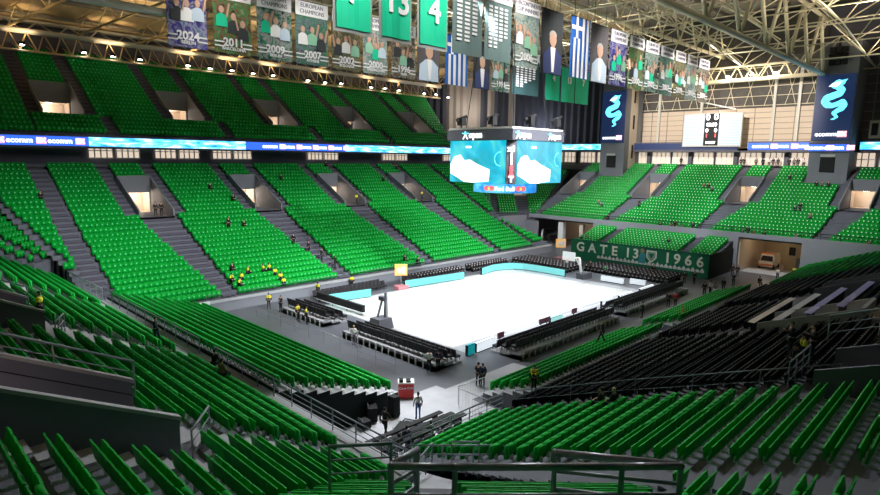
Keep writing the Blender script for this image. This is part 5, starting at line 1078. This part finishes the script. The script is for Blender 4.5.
# ================================================================ banner of the far stand
def at_x(px, py, X):
    d = CF_*F+CR*(px-440)-CU*(py-247.5); t = (X-CP[0])/d.x; return CPV+d*t
e = empty('stand_banner', (29.1, -1, 0), 'long green banner reading GATE 13 and 1966 on the front of the far stand', 'banner'); a = MB(); a.box((29.0, -11.6, .0), (29.14, 9.6, 3.25), M_BANG); a.box((29.0, -11.6, 3.15), (29.35, 9.6, 3.3), M_BANG); cl_ = wchild(a, 'cloth', e)
Mb = frame((28.93, 0, 0), (0, -1, 0))
for c_, px in (('G', 580.4), ('A', 592), ('T', 603.5), ('E', 614.5), ('1', 628), ('3', 636), ('1', 668), ('9', 677.6), ('6', 689), ('6', 701)):
    y = at_x(px, 254, 29).y; text('letter', c_, 1.95, Mb @ Matrix.Translation((-y, 0, 2.12)), M_LETTER, e, bold=.05)
a = MB(); n = 26; y0 = at_x(597, 262, 29).y; y1 = -11.2
for k in range(n):
    ya = y0+(y1-y0)*k/n; yb = y0+(y1-y0)*(k+.85)/n; a.prism([(-ya, .75), (-yb, .75), (-yb-.0, 1.0), (-(ya+yb)/2, 1.2+.2*(k % 2)), (-ya, 1.05)], -.03, .0, M_WHITE, Mb)
wchild(a, 'white_jagged_stripe', cl_); a = MB(); ys = at_x(652, 252, 29).y
a.prism([(-ys-.75, 2.9), (-ys+.75, 2.9), (-ys+.75, 1.9), (-ys, 1.15), (-ys-.75, 1.9)], -.03, 0, M_LETTER, Mb); a.prism([(-ys-.6, 2.75), (-ys+.6, 2.75), (-ys+.6, 1.95), (-ys, 1.35), (-ys-.6, 1.95)], -.05, -.03, mat('shield_grey_green', (.3, .4, .33), .8), Mb)
for dx, dz in ((-.18, 2.35), (.18, 2.35), (0, 2.05)): a.ball((-ys+dx, -.06, dz), (.2, .02, .2), M_BANG, Mb)
wchild(a, 'clover_shield', e); a = MB(); yf = at_x(643, 250, 29).y; a.ball((-yf, -.06, 2.75), (.3, .04, .35), mat('figure_tan', (.35, .25, .12), .8), Mb); a.prism([(-yf-.6, .95), (-yf+.5, .95), (-yf+.45, 2.4), (-yf-.35, 2.4)], -.05, -.01, mat('figure_teal', (.05, .3, .35), .8), Mb); wchild(a, 'painted_figure', e)
a = MB(); a.box((29.1, -11.75, 0), (37.8, -11.62, 3.3), M_CURT); tag(a.obj('black_curtain'), 'black curtain closing the right side of the low far stand', 'curtain')
# ================================================================ service bay van
e = empty('van', (45, -14.6, 0), 'white and orange van parked in the lit service bay', 'van'); a = MB(); VW = mat('van_white', (.75, .72, .66), .4)
a.prism([(-1.0, .35), (1.0, .35), (1.0, 1.3), (.85, 2.15), (-.85, 2.15), (-1.0, 1.3)], .5, 3.4, VW, frame((43.4, -14.6, 0), (0, -1, 0))); a.prism([(-.95, .35), (.95, .35), (.95, 1.15), (-.95, 1.15)], -.2, .5, VW, frame((43.4, -14.6, 0), (0, -1, 0))); wchild(a, 'body', e)
Mv = frame((43.4, -14.6, 0), (0, -1, 0)); a = MB(); a.add([(-.8, .15, 1.2), (.8, .15, 1.2), (.72, .5, 1.9), (-.72, .5, 1.9)], [(0, 1, 2, 3)], M_BLACK, Mv); wchild(a, 'windscreen', e); a = MB(); a.box((-1.02, -.23, .55), (1.02, -.18, .75), M_ORANGE, Mv); a.box((-.8, .6, 2.15), (.8, .9, 2.3), M_ORANGE, Mv); wchild(a, 'orange_stripe', e)
for y in (.2, 2.6):
    for x in (-.95, .95): a = MB(); a.tube(Mv @ Vector((x-.1, y, .33)), Mv @ Vector((x+.1, y, .33)), .33, M_BLACK, 14); wchild(a, 'wheel', e)
for x in (-.7, .7): a = MB(); a.box((x-.15, -.24, .8), (x+.15, -.19, 1.0), M_WHITE, Mv); wchild(a, 'headlight', e)
# ================================================================ floor equipment
def at0(px, py): return at(px, py, FL)
p = at0(406, 397); e = empty('red_cabinet', p, 'red cabinet with white top on the pale floor near the corner', 'cabinet'); M = Matrix.Translation(p) @ Matrix.Rotation(math.radians(-40), 4, 'Z'); a = MB(); a.box((-.5, -.35, .05), (.5, .35, 1.05), M_RED, M); wchild(a, 'body', e); a = MB(); a.box((-.53, -.38, 1.05), (.53, .38, 1.12), M_WHITE, M); a.box((-.45, -.3, 1.12), (-.2, .1, 1.3), M_BLACK, M); a.box((0, -.3, 1.12), (.3, .2, 1.22), M_BLACK, M); wchild(a, 'top_tray', e); text('lettering', 'Coca-Cola', .22, Matrix.Translation(p) @ Matrix.Rotation(math.radians(-40), 4, 'Z') @ Matrix.Translation((0, -.37, .75)), M_WHITE, e)
for k, (px, py, w_, h_, l) in enumerate(((394, 416, .5, 1.3, 'tall black wheeled case right of the walking person'), (400, 432, 1.6, .3, 'long low black gear lying on the floor before the rail'), (372, 420, .9, .9, 'black camera trolley by the curtain of the low stand'), (364, 428, .7, .5, 'low black box left of the walking person'), (412, 425, 1.2, .22, 'flat black case at the feet of the person in jeans'))):
    p = at0(px, py); M = Matrix.Translation(p) @ Matrix.Rotation(.5*k, 4, 'Z'); e = empty('equipment_case', p, l, 'case'); a = MB(); a.box((-w_/2, -.3, .12), (w_/2, .3, h_), M_BLACKF, M, taper=.02); wchild(a, 'body', e); a = MB()
    for sx in (-1, 1):
        for sy in (-.22, .22): a.ball((sx*w_*.4, sy, .06), .06, M_BLACK, M)
    wchild(a, 'castors', e); a = MB(); a.tube(M @ Vector((-w_*.3, .25, h_)), M @ Vector((-w_*.3, .25, h_+.15)), .02, M_RAILL, 5); a.tube(M @ Vector((w_*.3, .25, h_)), M @ Vector((w_*.3, .25, h_+.15)), .02, M_RAILL, 5); a.tube(M @ Vector((-w_*.3, .25, h_+.15)), M @ Vector((w_*.3, .25, h_+.15)), .02, M_RAILL, 5); wchild(a, 'handle', e)
for k, (x0, y0, x1, y1) in enumerate(((-24.9, -16.0, -24.9, -18.6), (-24.7, -15.8, -22.2, -15.9), (-27.6, -18.4, -25.2, -18.6))): rail('crowd_barrier', [(x0, y0, .05), (x1, y1, .05)], 1.1, 0, 'metal crowd barrier near the low green stand corner, the one %s' % ('middle', 'nearest the court', 'nearest the guard rail')[k], M_RAILL, .022, 2.5, 'crowd barriers', bars=.25)
rail('walkway_rail', [(-23.9, -8.8, 0), (-23.9, 12.0, 0)], 1.0, 1, 'thin low rail between the near baseline seats and the low green stand', M_RAILL, .016, 2.2)
for k in range(3):
    e = empty('press_desk', (-34+0*k, -17.2-.9*k, 0), 'long dark press desk behind the front rail of the right stand, %s' % ('front row', 'middle row', 'back row')[k], 'desk'); y = -17.0-.95*k; z = .25*k; a = MB(); a.box((-34.0, y-.16, z+.68), (-27.5, y+.16, z+.76), M_BLACKF); wchild(a, 'desk_top', e); a = MB()
    for x in (-33.6, -31, -28): a = MB(); a.box((x-.04, y-.2, 0), (x+.04, y+.2, z+.68), M_BLACK); wchild(a, 'leg', e)
for k in range(3): a = MB(); a.box((-28.4+1.0*k, -20.4, 0), (-27.4+1.0*k, -19.0, .35+.35*k), M_CONCL); struct(a.obj('trim_step'))
def sponsor(p, lab, z0):
    e = empty('sponsor_sign', p, lab, 'sign'); x, y = p[0], p[1]; a = MB(); a.tube((x, y, .3), (x, y, z0), .05, M_RAILL, 6); wchild(a, 'post', e); a = MB(); a.box((x-.8, y-.5, .02), (x+.8, y+.5, .45), mat('sign_base_pink', (.65, .25, .28), .5)); wchild(a, 'base', e)
    M = frame((x, y, 0), (.7, -.7, 0)); a = MB(); a.box((-.75, -.2, z0), (.75, .2, z0+1.3), mat('sign_orange', (.95, .50, .15), .5, emit=(1, .5, .15), es=.35), M); bx_ = wchild(a, 'box', e, label='orange lit box'); a = MB(); a.ball((-.2, -.2, z0+.6), (.3, .05, .35), M_WHITE, M); a.box((.15, -.22, z0+.2), (.55, -.2, z0+1.1), M_WHITE, M); wchild(a, 'white_marks', bx_)
sponsor(at0(401, 289), 'orange lit box sign on a pink base between the turquoise boards', 1.7); sponsor((26.9, 10.2, 0), 'orange lit box sign behind the far hoop beside the green banner', 2.0)
# ================================================================ long media tables of the right stand
M_TP = mat('table_purple', (.30, .24, .55), .4); M_TW = mat('table_pale', (.50, .47, .52), .4)
for k, (a0, a1, m) in enumerate((((745, 323), (798, 297), mat('table_tan', (.48, .40, .36), .4)), ((771, 321), (822, 293), M_TW), ((802, 314), (849, 287), M_TP), ((834, 307), (877, 280.5), M_TP))):
    p = at(*a0, PL_R, 1.0); q = at(*a1, PL_R, 1.0); y = (p.y+q.y)/2; z = (p.z+q.z)/2; x0, x1 = p.x, q.x
    e = empty('media_table', ((x0+x1)/2, y, z), 'long narrow media table on the black stand, %s from the left' % ordn(k+1), 'table', 'media tables'); a = MB(); a.box((x0, y-.2, z-.04), (x1, y+.2, z), m); wchild(a, 'table_top', e); a = MB()
    for t in range(6): xx = x0+(x1-x0)*(t+.5)/6; a = MB(); a.box((xx-.04, y-.2, z-1.0), (xx+.04, y+.2, z-.04), M_BLACK); wchild(a, 'leg', e)
# steward's notice on the wall and small lit fittings
a = MB(); a.box((-28.5, 15.55, .1), (-26.9, 15.68, 1.35), M_WHITE); tag(a.obj('notice_board'), 'white notice board on the low wall at the foot of the first stair', 'sign')

for k in range(3):
    y = -17.45-.95*k
    for j in range(8):
        if (j+k) % 3 == 0: continue
        x = -33.4+.75*j; e = empty('press_chair', (x, y, 0), 'black press chair behind the front rail, %s from the left, %s row' % (ordn(j+1), ('front', 'middle', 'back')[k]), 'chair', 'press chairs'); a = MB(); a.box((x-.22, y-.2, .25*k+.40), (x+.22, y+.2, .25*k+.47), M_CHD); wchild(a, 'seat', e); a = MB(); a.box((x-.22, y-.26, .25*k+.47), (x+.22, y-.2, .25*k+.95), M_CHD); wchild(a, 'backrest', e); a = MB(); a.tube((x, y, 0), (x, y, .25*k+.4), .05, M_BLACK, 6); wchild(a, 'pedestal', e)
